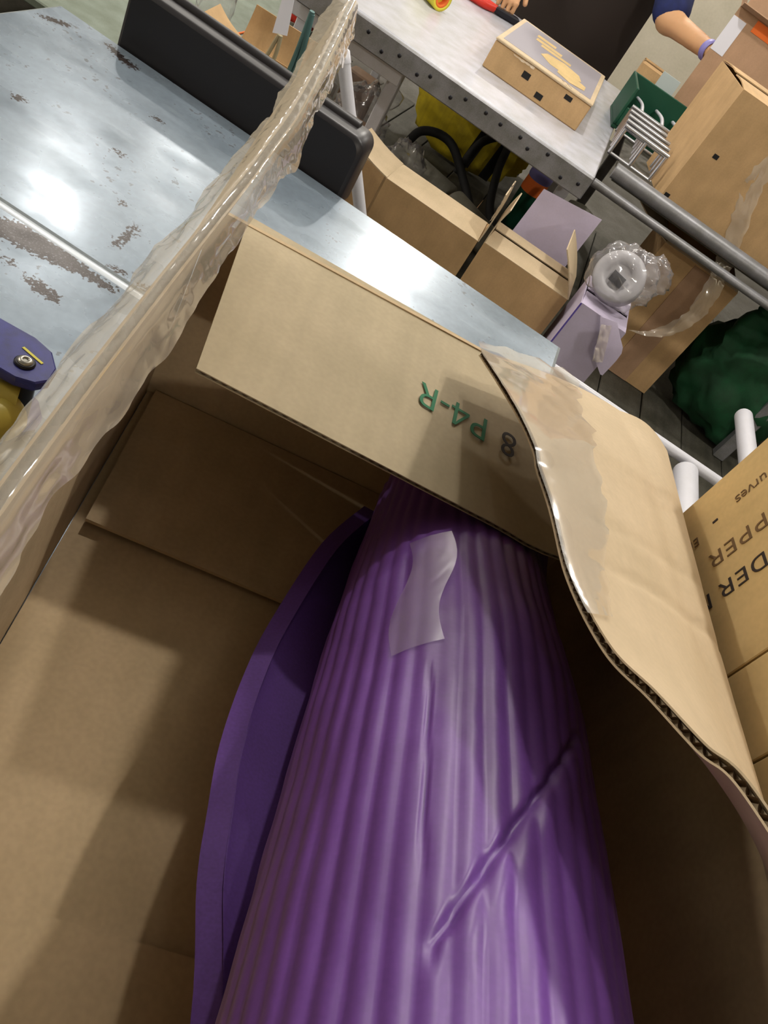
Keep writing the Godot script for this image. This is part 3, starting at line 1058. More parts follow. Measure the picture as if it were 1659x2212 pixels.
func make_benches() -> void:
	# second bench with the mailer on it
	var t := thing("packing_bench", "white topped steel bench behind the cartons with a flat printed mailer on it", "bench")
	var st := mb()
	cbox(st, Vector3(-0.80, 0.772, -3.62), Vector3(0.145, 0.80, -2.28), 0.004)
	part("top", st, M.white_bench, t)
	st = mb()
	cbox(st, Vector3(-0.80, 0.735, -2.28), Vector3(0.145, 0.797, -2.262), 0.003)
	var rail := part("edge_rail", st, M.rail_steel, t)
	st = mb()
	cbox(st, Vector3(-0.80, 0.690, -2.322), Vector3(-0.43, 0.772, -2.310), 0.002)
	part("skirt_board", st, M.white_tube, t)
	var rng := RandomNumberGenerator.new()
	rng.seed = 5
	for k in 16:
		var x := -0.66 + k * 0.052 + rng.randf_range(-0.012, 0.012)
		var y := 0.765 + rng.randf_range(-0.014, 0.018)
		st = mb()
		lathe(st, Vector3(x, y, -2.262), Vector3(0, 0, 1), [[0.0055, 0.0], [0.005, 0.0012], [0.002, 0.002]], 10)
		part("rivet", st, M.dark_metal, rail)
	for p in [[-0.462, -2.42], [0.10, -2.42], [-0.76, -2.42], [-0.76, -3.55], [0.10, -3.55], [-0.462, -3.55]]:
		st = mb()
		cbox(st, Vector3(p[0] - 0.018, DECK, p[1] - 0.018), Vector3(p[0] + 0.018, 0.772, p[1] + 0.018), 0.003)
		part("leg", st, M.white_tube, t)
	# clear sheet laid on the bench top, its edge shows as a white line
	var o := patch(self, Vector3(-0.52, 0.8005, -3.45), Vector3(0.26, 0, 0.08), Vector3(-0.16, 0, 0.62), M.bag_flat, "plastic_sheet", 140, 0.0008)
	tag(o, "thin clear plastic sheet lying flat on the bench top beside the mailer", "plastic sheet")
	# steel rack on the right
	t = thing("steel_rack", "grey steel rack shelf carrying the big brown cartons at the right", "rack")
	st = mb()
	bx(st, Vector3(0.19, 0.795, -3.7), Vector3(1.7, 0.803, -2.37))
	part("shelf", st, M.deck, t)
	st = mb()
	tube(st, [Vector3(0.18, 0.822, -2.36), Vector3(1.7, 0.822, -2.36)], 0.021, 16)
	part("beam", st, M.rail_steel, t)
	st = mb()
	tube(st, [Vector3(0.15, 0.775, -2.33), Vector3(0.95, 0.775, -2.33)], 0.012, 12)
	part("beam", st, M.rail_steel, t)
	for p in [[1.0, -2.42], [1.62, -2.42], [0.24, -3.6], [1.62, -3.6]]:
		st = mb()
		cbox(st, Vector3(p[0] - 0.02, DECK, p[1] - 0.02), Vector3(p[0] + 0.02, 0.795, p[1] + 0.02), 0.003)
		part("leg", st, M.rail_steel, t)
	# low deck that carries everything under the bench
	t = thing("low_platform", "dark worn low platform under the bench and between the tables", "platform")
	st = mb()
	var w := 0.16
	var k := 0
	var x := -1.7
	while x < 1.9:
		var pl := mb()
		cbox(pl, Vector3(x, DECK - 0.024, -3.7), Vector3(x + w - 0.004, DECK - 0.001 * (k % 3), -1.55), 0.002)
		part("plank", pl, M.deck, t)
		x += w
		k += 1
	for p in [-1.6, 0.0, 1.7]:
		for z in [-1.65, -2.6, -3.6]:
			st = mb()
			cbox(st, Vector3(p - 0.05, 0, z - 0.05), Vector3(p + 0.05, DECK - 0.026, z + 0.05), 0.004)
			part("foot", st, M.deck, t)
	# frame of round tubes beside the table, right
	t = thing("tube_frame", "white painted frame of round steel tubes beyond the right flap", "frame")
	st = mb()
	tube(st, [Vector3(0.20, 0.70, -1.374), Vector3(0.80, 0.70, -1.374)], 0.0105, 14)
	part("cross_bar", st, M.white_tube, t)
	st = mb()
	lathe(st, Vector3(0.535, 0.695, -1.345), Vector3(0, 0, 1), [[0.012, -0.003], [0.019, 0.0], [0.0225, 0.006], [0.0225, 0.615]], 24)
	part("rail", st, M.white_tube, t)
	st = mb()
	lathe(st, Vector3(0.70, 0.69, -1.765), Vector3(0, 0, 1), [[0.011, -0.003], [0.017, 0.0], [0.0195, 0.006], [0.0195, 1.035]], 24)
	part("rail", st, M.white_tube, t)
	for p in [[0.25, -1.374], [0.78, -1.374]]:
		st = mb()
		tube(st, [Vector3(p[0], 0, p[1]), Vector3(p[0], 0.70, p[1])], 0.0105, 12)
		part("leg", st, M.white_tube, t)
	# slanting white post
	t = thing("white_post", "slanting white metal post standing behind the end of the black tray", "post")
	st = mb()
	tube(st, POST, 0.0125, 16)
	part("tube", st, M.white_tube, t)
	st = mb()
	lathe(st, POST[0], POST[0] - POST[1], [[0.0138, -0.02], [0.0138, 0.0], [0.009, 0.004]], 16)
	part("end_cap", st, M.white_tube, t)

func make_tray() -> void:
	var t := thing("black_case", "long black plastic case with rounded corners along the far edge of the steel table", "case", Vector3(-0.445, TAB + 0.001, -1.286))
	# rounded outline seen from the front, extruded backwards with softened edges
	var rings := []
	for lv in [[0.033, 0.007], [0.030, 0.002], [0.026, 0.0], [-0.026, 0.0], [-0.030, 0.002], [-0.033, 0.007]]:
		var ring := []
		var hx: float = 0.21 - lv[1]
		var hy: float = 0.0575 - lv[1]
		for c in [[1, 1, 0.0], [-1, 1, 0.25], [-1, -1, 0.5], [1, -1, 0.75]]:
			var rr: float = 0.022 if c[1] > 0 else 0.006
			for q in 8:
				var a: float = TAU * (c[2] + 0.25 * q / 7.0)
				ring.append(Vector3(c[0] * (hx - rr) + cos(a) * rr, 0.0275 + c[1] * (hy - rr) + sin(a) * rr, lv[0]))
		rings.append(ring)
	var st := mb()
	loft(st, rings, true)
	part("shell", st, M.black_plastic, t)
	st = mb()
	tube(st, [Vector3(-0.185, 0.083, -0.012), Vector3(0.18, 0.083, -0.012)], 0.011, 12)
	part("ridge", st, M.black_plastic, t)
	for x in [-0.14, 0.13]:
		st = mb()
		bx(st, Vector3(x, -0.036, -0.03), Vector3(x + 0.02, -0.030, 0.037))
		part("bracket", st, M.rail_steel, t)

func make_tape_gun() -> void:
	var t := thing("tape_gun", "hand tape dispenser with blue screwed plate and yellow body at the left edge", "tape dispenser", Vector3(-0.272, 0.80, -0.462), 0.1)
	# plate outline in metres (x, z) around the head, extruded
	var ol := [[-0.085, -0.028], [-0.02, -0.034], [0.012, -0.034], [0.030, -0.028], [0.043, -0.012], [0.046, 0.004], [0.040, 0.014], [0.026, 0.019], [-0.02, 0.017], [-0.085, 0.022]]
	var rings := []
	for lv in [[0.058, 0.94], [0.060, 0.985], [0.064, 1.0], [0.067, 0.985], [0.068, 0.95]]:
		var ring := []
		for p in ol: ring.append(Vector3(p[0] * lv[1], lv[0], p[1] * lv[1]))
		rings.append(ring)
	var st := mb()
	loft(st, rings, true, -1)
	var pl := part("side_plate", st, M.blue_paint, t)
	for p in [[0.022, 0.0], [-0.028, -0.022], [-0.03, 0.006]]:
		st = mb()
		lathe(st, Vector3(p[0], 0.067, p[1]), Vector3.UP, [[0.0078, 0.0], [0.0082, 0.002], [0.0070, 0.0032]], 20)
		part("washer", st, M.dark_metal, pl)
		st = mb()
		lathe(st, Vector3(p[0], 0.069, p[1]), Vector3.UP, [[0.0058, 0.0], [0.0058, 0.002], [0.0040, 0.0034], [0.0024, 0.0034], [0.0020, 0.0022]], 16)
		part("screw", st, M.bare_steel, pl)
	st = mb()
	slab(st, Vector3(0.012, 0.0681, -0.016), Vector3(0.020, 0, 0.006), Vector3(-0.0007, 0, 0.0022), Vector3(0, 0.0005, 0))
	part("scratch", st, M.yellow_bright, pl)
	# lower plate and roller
	rings = []
	for lv in [[0.004, 0.93], [0.008, 0.97], [0.012, 0.97]]:
		var ring := []
		for p in ol: ring.append(Vector3(p[0] * lv[1], lv[0], p[1] * lv[1]))
		rings.append(ring)
	st = mb()
	loft(st, rings, true, -1)
	part("side_plate", st, M.blue_paint, t)
	st = mb()
	lathe(st, Vector3(0.022, 0.011, 0.0), Vector3.UP, [[0.012, 0.0], [0.012, 0.048]], 20)
	part("roller", st, M.dark_metal, t)
	# yellow body below the plate, sweeping back into the handle
	st = mb()
	var path := curve([Vector3(0.030, 0.030, 0.016), Vector3(0.020, 0.032, 0.040), Vector3(0.005, 0.033, 0.075), Vector3(-0.012, 0.033, 0.115), Vector3(-0.03, 0.033, 0.15)], 5)
	var rr := []
	for i in path.size(): rr.append(0.015 + 0.005 * sin(i * 0.35))
	tube(st, path, rr, 16)
	part("handle", st, M.yellow_plastic, t)
	st = mb()
	path = curve([Vector3(-0.075, 0.036, 0.016), Vector3(-0.03, 0.037, 0.026), Vector3(0.010, 0.037, 0.020), Vector3(0.028, 0.036, 0.014)], 5)
	tube(st, path, 0.018, 14)
	part("frame", st, M.yellow_plastic, t)

func make_printed_carton() -> void:
	# carton standing against the right side of the big one; its left side carries lettering that reads downwards
	var t := thing("printed_carton", "brown carton with dark sideways lettering standing against the right of the large carton", "carton", BOX_O, BOX_YAW)
	var x0 := 0.4755
	var x1 := 0.76
	var z0 := -0.057
	var z1 := -0.60
	var h := 0.40
	var y := 0.0
	for q in [[z0, -0.2385], [-0.2405, -0.310], [-0.312, z1]]:
		var st := mb()
		cbox(st, Vector3(x0, y, -q[0]), Vector3(x0 + 0.004, h, -q[1]), 0.0008)
		var p := part("side_panel", st, M.kraft_yellow, t)
		if q[0] == z0:
			var read := Vector3(0, -1, 0)
			var out := Vector3(-1, 0, 0)
			lettering("DER M", 0.0142, M.black_ink, p, L(x0, 0.2545, -0.1605), read, out, "Droid Sans", 400, "black_print", 1.42)
			lettering("PPER", 0.0142, M.brown_ink, p, L(x0, 0.2655, -0.1265), read, out, "Droid Sans", 400, "brown_print", 1.42)
			lettering("urves", 0.0085, M.brown_ink, p, L(x0, 0.277, -0.0895), read, out, "Droid Sans", 400, "brown_print", 1.2)
			lettering("En", 0.0085, M.brown_ink, p, L(x0, 0.1985, -0.0975), read, out, "Droid Sans", 400, "brown_print", 1.2)
			st = mb()
			cbox(st, Vector3(x0 - 0.0005, 0.2155, 0.0945), Vector3(x0 + 0.001, 0.2215, 0.0968), 0.0002)
			part("ink_dot", st, M.black_ink, p)
	for q in [[Vector3(x0 + 0.004, y, -z0), Vector3(x1, h, -z0 + 0.004)], [Vector3(x0 + 0.004, y, -z1 - 0.004), Vector3(x1, h, -z1)], [Vector3(x1 - 0.004, y, -z0 + 0.004), Vector3(x1, h, -z1 - 0.004)], [Vector3(x0 + 0.004, y, -z0 + 0.004), Vector3(x1 - 0.004, y + 0.004, -z1 - 0.004)]]:
		var st := mb()
		bx(st, q[0], q[1])
		part("wall", st, M.kraft_yellow, t)
	for q in [[x0, (x0 + x1) / 2.0 - 0.001], [(x0 + x1) / 2.0 + 0.001, x1]]:
		var st := mb()
		cbox(st, Vector3(q[0], h, -z0), Vector3(q[1], h + 0.004, -z1), 0.0008)
		part("lid_flap", st, M.kraft_yellow, t)

# ------------------------------------------------------------------ things behind the tables
func make_cartons() -> void:
	# open carton with tape across its front
	var t := thing("shipping_carton", "brown carton with clear tape crumpled across its front, left of its neighbour", "carton", Vector3(-0.158, DECK, -2.075), 0.0)
	var p := carton(t, 0.275, 0.285, 0.15, M.kraft_brown, M.kraft_light, {"n": [6.0, 0.115], "r": [88.0, 0.13], "l": [165.0, 0.12]})
	patch(t, Vector3(-0.05, 0.28, 0.0755), Vector3(0.115, 0.0, 0), Vector3(0.0, -0.13, 0), M.tape_thin, "tape", 201, 0.004, 20, 16)
	patch(t, Vector3(0.132, 0.425, 0.03), Vector3(0, -0.10, 0), Vector3(0, 0, -0.06), M.tape, "tape", 202, 0.004)
	# second carton: two lid flaps with a slot between
	t = thing("shipping_carton", "brown carton with a dark slot across its closed lid and a taped upright flap", "carton", Vector3(0.122, DECK, -2.09), 0.0)
	p = carton(t, 0.255, 0.292, 0.18, M.kraft_brown, M.kraft_light, {"n": [3.0, 0.098], "f": [3.0, 0.070], "r": [52.0, 0.125], "l": [84.0, 0.10]})
	var fd: Array = p["rd"]
	patch(p["r"], fd[0] - fd[1] * 0.075 + fd[2] * 0.03 + fd[3] * 0.004, fd[1] * 0.15, fd[2] * 0.085, M.tape, "tape", 204, 0.003)
	# pale carton half hidden by the post
	t = thing("shipping_carton", "small pale carton half hidden behind the slanting white post", "carton", Vector3(-0.425, DECK, -2.36), -0.25)
	carton(t, 0.20, 0.19, 0.12, M.kraft_brown, M.kraft_light, {"n": [10.0, 0.055], "f": [20.0, 0.055], "l": [150.0, 0.06]})
	# lilac board behind the slotted carton
	t = thing("lilac_board", "flat lilac cardboard sheet standing upright behind the slotted carton", "board", Vector3(0.15, DECK, -2.25), 0.0)
	var st := mb()
	var g := straight_grid(Vector3(-0.125, 0.0, 0.02), Vector3(0.06, 0.0, 0.02), Vector3(0.075, 0.425, -0.02), Vector3(-0.10, 0.405, -0.02), 5, 4)
	sheet(st, mirrored(g), 0.003)
	part("sheet", st, M.lilac, t)
	# lilac carton with a torn flap
	t = thing("lilac_carton", "lilac grey carton with a torn taped flap hanging off its right side", "carton", Vector3(0.334, DECK, -2.0), 0.0)
	carton(t, 0.132, 0.34, 0.19, M.lilac, M.lilac, {"n": [0.0, 0.09], "f": [0.0, 0.09]})
	g = []
	var le := curve([Vector3(-0.012, 0.346, 0.112), Vector3(0.020, 0.300, 0.118), Vector3(0.030, 0.268, 0.122), Vector3(0.078, 0.232, 0.122)], 3)
	var re := curve([Vector3(0.030, 0.354, 0.105), Vector3(0.060, 0.330, 0.112), Vector3(0.085, 0.304, 0.118), Vector3(0.084, 0.233, 0.122)], 3)
	for i in le.size():
		var row := []
		for j in 6: row.append((le[i] as Vector3).lerp(re[i], j / 5.0))
		g.append(row)
	st = mb()
	sheet(st, g, 0.003)
	part("torn_flap", st, M.lilac, t)
	patch(t, Vector3(0.0, 0.335, 0.122), Vector3(0.04, -0.085, 0.006), Vector3(0.022, 0.012, -0.002), M.tape, "tape", 207, 0.006)
	st = mb()
	bx(st, Vector3(-0.0665, 0.02, 0.0945), Vector3(-0.0625, 0.34, 0.0957))
	part("printed_stripe", st, M.lilac_ink, t)
	# bagged roll standing on it
	t = thing("bagged_tape_roll", "white roll wrapped in a crumpled clear plastic bag on the lilac carton", "bagged roll", Vector3(0.315, DECK + 0.345, -2.01), 0.0)
	st = mb()
	lathe(st, Vector3(0, 0.068, 0.03), Vector3(-0.25, 0.45, 0.85), [[0.055, -0.028], [0.060, -0.026], [0.063, -0.022], [0.063, 0.022], [0.060, 0.027], [0.034, 0.027], [0.031, 0.022], [0.008, 0.021]], 32)
	part("roll", st, M.grey_roll, t)
	mesh("bag", crumple(Vector3(0.005, 0.074, 0.02), Vector3(0.085, 0.075, 0.07), 210, 0.22, 1.5, 40, 28, 0.001), M.bag, t)
	mesh("bag", crumple(Vector3(0.06, 0.10, -0.01), Vector3(0.05, 0.05, 0.05), 211, 0.3, 1.8, 28, 20, 0.001), M.bag, t)
	st = mb()
	slab(st, Vector3(-0.024, 0.062, 0.057), Vector3(0.034, -0.002, 0.011), Vector3(0.002, 0.023, -0.0116), Vector3(-0.0015, 0.0027, 0.0051))
	part("dark_label", st, M.dark_metal, t)
	# big brown carton under the rack beam
	t = thing("tall_carton", "big brown carton on the platform below the grey rack beam beside the green sack", "carton", Vector3(0.57, DECK, -2.67), 0.0)
	carton(t, 0.265, 0.415, 0.34, M.kraft_brown, M.kraft_light, {"n": [8.0, 0.022], "f": [8.0, 0.1], "l": [160.0, 0.14]})
	st = mb()
	bx(st, Vector3(-0.02, 0.0, 0.1702), Vector3(0.055, 0.41, 0.1725))
	part("joint_strip", st, M.kraft_pink, t)
	# green sack
	t = thing("green_sack", "dark green woven sack slumped on the platform at the right", "sack", Vector3(0.94, DECK, -2.58))
	mesh("body", crumple(Vector3(0, 0.20, 0), Vector3(0.20, 0.235, 0.17), 220, 0.28, 1.6, 40, 30, 0.002), M.green_sack, t)
	st = mb()
	tube(st, curve([Vector3(-0.13, 0.39, 0.02), Vector3(-0.08, 0.43, 0.04), Vector3(-0.03, 0.40, 0.05)], 5), 0.02, 12)
	part("neck", st, M.green_sack, t)
	# big carton on the rack
	t = thing("tall_carton", "big plain brown carton on the rack with two punched holes and hanging tape", "carton", Vector3(0.525, 0.803, -2.655), 0.16)
	carton(t, 0.44, 0.325, 0.34, M.kraft_brown, M.kraft_brown, {"n": [2.0, 0.16], "f": [2.0, 0.16]})
	for q in [[-0.165, 0.168], [-0.207, 0.025]]:
		st = mb()
		cbox(st, Vector3(q[0] - 0.008, q[1] - 0.006, 0.1699), Vector3(q[0] + 0.008, q[1] + 0.006, 0.1708), 0.0003)
		part("punched_hole", st, M.black_cloth, t)
	var path := curve([Vector3(-0.045, 0.27, 0.172), Vector3(-0.03, 0.17, 0.173), Vector3(0.005, 0.08, 0.175), Vector3(0.04, 0.0, 0.18), Vector3(0.055, -0.06, 0.20), Vector3(0.075, -0.15, 0.22), Vector3(0.07, -0.22, 0.225), Vector3(0.03, -0.29, 0.23), Vector3(-0.03, -0.325, 0.235)], 6)
	var acr := []
	for k in path.size(): acr.append(Vector3(1, 0.25, 0.1).normalized())
	mesh("hanging_tape", tape_strip(path, acr, 0.052, 222, 0.006, 10, 0.4), M.tape, t)
	# carton behind it, open, with an orange sticker
	t = thing("open_carton", "brown carton at the upper right with an orange sticker and a labelled open flap", "carton", Vector3(0.57, 0.803, -3.42), -0.12)
	p = carton(t, 0.56, 0.44, 0.36, M.kraft_pink, M.kraft_pink, {"l": [118.0, 0.18], "n": [165.0, 0.05], "f": [120.0, 0.18]})
	st = mb()
	bx(st, Vector3(-0.205, 0.40, 0.1802), Vector3(-0.12, 0.435, 0.1815))
	part("orange_sticker", st, M.orange, t)
	g = [p["ld"][0], p["ld"][1], p["ld"][2], p["ld"][3]]
	for q in [[0.10, 0.03, 0.035, 0.11], [-0.02, 0.06, 0.05, 0.09]]:
		st = mb()
		slab(st, g[0] + g[1] * q[0] + g[2] * q[1] - g[3] * 0.006, g[1] * q[2], g[2] * q[3], -g[3] * 0.001)
		part("paper_label", st, M.white_paper, t)
	st = mb()
	slab(st, Vector3(-0.28, 0.30, 0.1802), Vector3(0.05, 0, 0), Vector3(0, 0.11, 0), Vector3(0, 0, 0.001))
	part("paper_label", st, M.white_paper, t)

func make_bench_things() -> void:
	# flat mailer
	var t := thing("mailer_box", "flat brown mailer with a grey and yellow printed lid on the white bench", "mailer", Vector3(-0.13, 0.80, -2.83), 0.02)
	var st := mb()
	cbox(st, Vector3(-0.163, 0.0, -0.26), Vector3(0.163, 0.076, 0.26), 0.003)
	part("tray", st, M.kraft_brown, t)
	st = mb()
	cbox(st, Vector3(-0.165, 0.076, -0.262), Vector3(0.165, 0.083, 0.262), 0.002)
	var lid := part("lid", st, M.kraft_light, t)
	st = mb()
	bx(st, Vector3(-0.15, 0.0828, -0.24), Vector3(0.15, 0.0836, 0.225))
	part("grey_print", st, M.print_grey, lid)
	# the yellowish emblem: stacked blocks and a rounded mass
	st = mb()
	bx(st, Vector3(-0.09, 0.0834, -0.16), Vector3(-0.02, 0.0842, -0.12))
	bx(st, Vector3(-0.085, 0.0834, -0.10), Vector3(0.01, 0.0842, -0.06))
	bx(st, Vector3(-0.06, 0.0834, -0.05), Vector3(0.05, 0.0842, -0.015))
	lathe(st, Vector3(0.03, 0.0836, 0.075), Vector3.UP, [[0.075, 0.0], [0.075, 0.0008]], 7, true, -1)
	lathe(st, Vector3(0.075, 0.0839, 0.15), Vector3.UP, [[0.055, 0.0], [0.055, 0.0008]], 6, true, -1)
	part("emblem", st, M.kraft_yellow, lid)
	for q in [[-0.04, 0.045, 0.022], [0.095, 0.060, 0.016], [0.02, 0.02, 0.02]]:
		st = mb()
		bx(st, Vector3(q[0] - 0.012, q[1] - q[2] * 0.4, 0.2595), Vector3(q[0] + 0.012, q[1] + q[2] * 0.4, 0.2606))
		part("slot", st, M.black_cloth, t)
	patch(t, Vector3(-0.10, 0.085, 0.235), Vector3(0.07, 0, 0.01), Vector3(0, -0.012, 0.03), M.tape, "tape", 230, 0.004)
	patch(t, Vector3(0.03, 0.0845, 0.20), Vector3(0.10, 0, 0), Vector3(0, 0, 0.058), M.tape, "tape", 231, 0.002)
	# yellow spool
	t = thing("yellow_spool", "short yellow plastic tube lying on the white bench", "spool", Vector3(-0.555, 0.80, -2.86))
	st = mb()
	lathe(st, Vector3(-0.06, 0.034, -0.05), Vector3(0.75, 0, 0.66), [[0.024, 0.0], [0.034, 0.0], [0.034, 0.13], [0.024, 0.13], [0.022, 0.11]], 24)
	part("tube", st, M.yellow_bright, t)
	st = mb()
	lathe(st, Vector3(0.0375, 0.034, 0.0358), Vector3(0.75, 0, 0.66), [[0.0242, -0.05], [0.0242, 0.0], [0.017, 0.001], [0.017, -0.05]], 20)
	part("core", st, M.orange, t)
	# red handled tool
	t = thing("hand_tool", "black tool with bright red handles at the far side of the bench", "tool", Vector3(-0.46, 0.80, -3.36), 0.5)
	st = mb()
	tube(st, curve([Vector3(-0.10, 0.014, 0.02), Vector3(-0.03, 0.014, 0.03), Vector3(0.03, 0.014, 0.0)], 5), 0.013, 12)
	part("handle", st, M.red, t)
	st = mb()
	tube(st, curve([Vector3(-0.10, 0.014, -0.03), Vector3(-0.03, 0.014, -0.03), Vector3(0.03, 0.014, 0.0)], 5), 0.013, 12)
	part("handle", st, M.red, t)
	st = mb()
	cbox(st, Vector3(0.02, 0.003, -0.018), Vector3(0.13, 0.025, 0.018), 0.005)
	part("jaw", st, M.dark_metal, t)
	# wire rack of chrome bars
	t = thing("wire_rack", "chrome wire rack standing on the shelf left of the big brown carton", "rack", Vector3(0.222, 0.803, -2.70), 0.0)
	for y in [0.012, 0.085]:
		for z in [-0.16, 0.16]:
			st = mb()
			tube(st, [Vector3(-0.075, y, z), Vector3(0.075, y, z)], 0.005, 10)
			part("long_bar", st, M.chrome, t)
	for i in 5:
		for x in [-0.07, 0.0, 0.07]:
			st = mb()
			tube(st, curve([Vector3(x, 0.012, -0.16 + 0.08 * i), Vector3(x, 0.05, -0.16 + 0.08 * i), Vector3(x, 0.088, -0.16 + 0.08 * i)], 2), 0.006, 10)
			part("upright_bar", st, M.chrome, t)
		st = mb()
		tube(st, [Vector3(-0.075, 0.09, -0.16 + 0.08 * i), Vector3(0.075, 0.09, -0.16 + 0.08 * i)], 0.007, 10)
		part("cross_bar", st, M.chrome, t)
	# green crate
	t = thing("green_crate", "dark green plastic crate with pale bars on the shelf behind the wire rack", "crate", Vector3(0.255, 0.803, -3.08), 0.1)
	st = mb()
	bx(st, Vector3(-0.14, 0.0, -0.14), Vector3(0.14, 0.01, 0.14))
	part("base", st, M.green_crate, t)
	for w in [[-0.14, -0.14, 0.14, -0.13, 0.13], [-0.14, -0.13, -0.13, 0.14, 0.13], [0.13, -0.13, 0.14, 0.14, 0.075], [-0.13, 0.13, 0.13, 0.14, 0.07]]:
		st = mb()
		cbox(st, Vector3(w[0], 0.01, w[1]), Vector3(w[2], w[4], w[3]), 0.002)
		part("side", st, M.green_crate, t)
	for x in [-0.08, 0.0, 0.07]:
		st = mb()
		tube(st, curve([Vector3(x, 0.075, 0.145), Vector3(x, 0.085, 0.05), Vector3(x, 0.07, -0.12)], 4), 0.006, 10)
		part("bar", st, M.white_tube, t)
	# pale board and brown board behind the crate
	t = thing("pale_board", "narrow pale grey board leaning behind the green crate", "board", Vector3(0.225, 0.803, -3.29), 0.0)
	st = mb()
	slab(st, Vector3(-0.035, 0, 0.04), Vector3(0.07, 0, 0), Vector3(0, 0.17, -0.03), Vector3(0, 0, -0.008))
	part("panel", st, M.pale_panel, t)
	t = thing("small_carton", "small dark brown carton on the shelf behind the green crate", "carton", Vector3(0.165, 0.803, -3.40), 0.0)
	carton(t, 0.10, 0.145, 0.12, M.kraft_brown, M.kraft_brown, {"n": [4.0, 0.05], "f": [4.0, 0.05]})

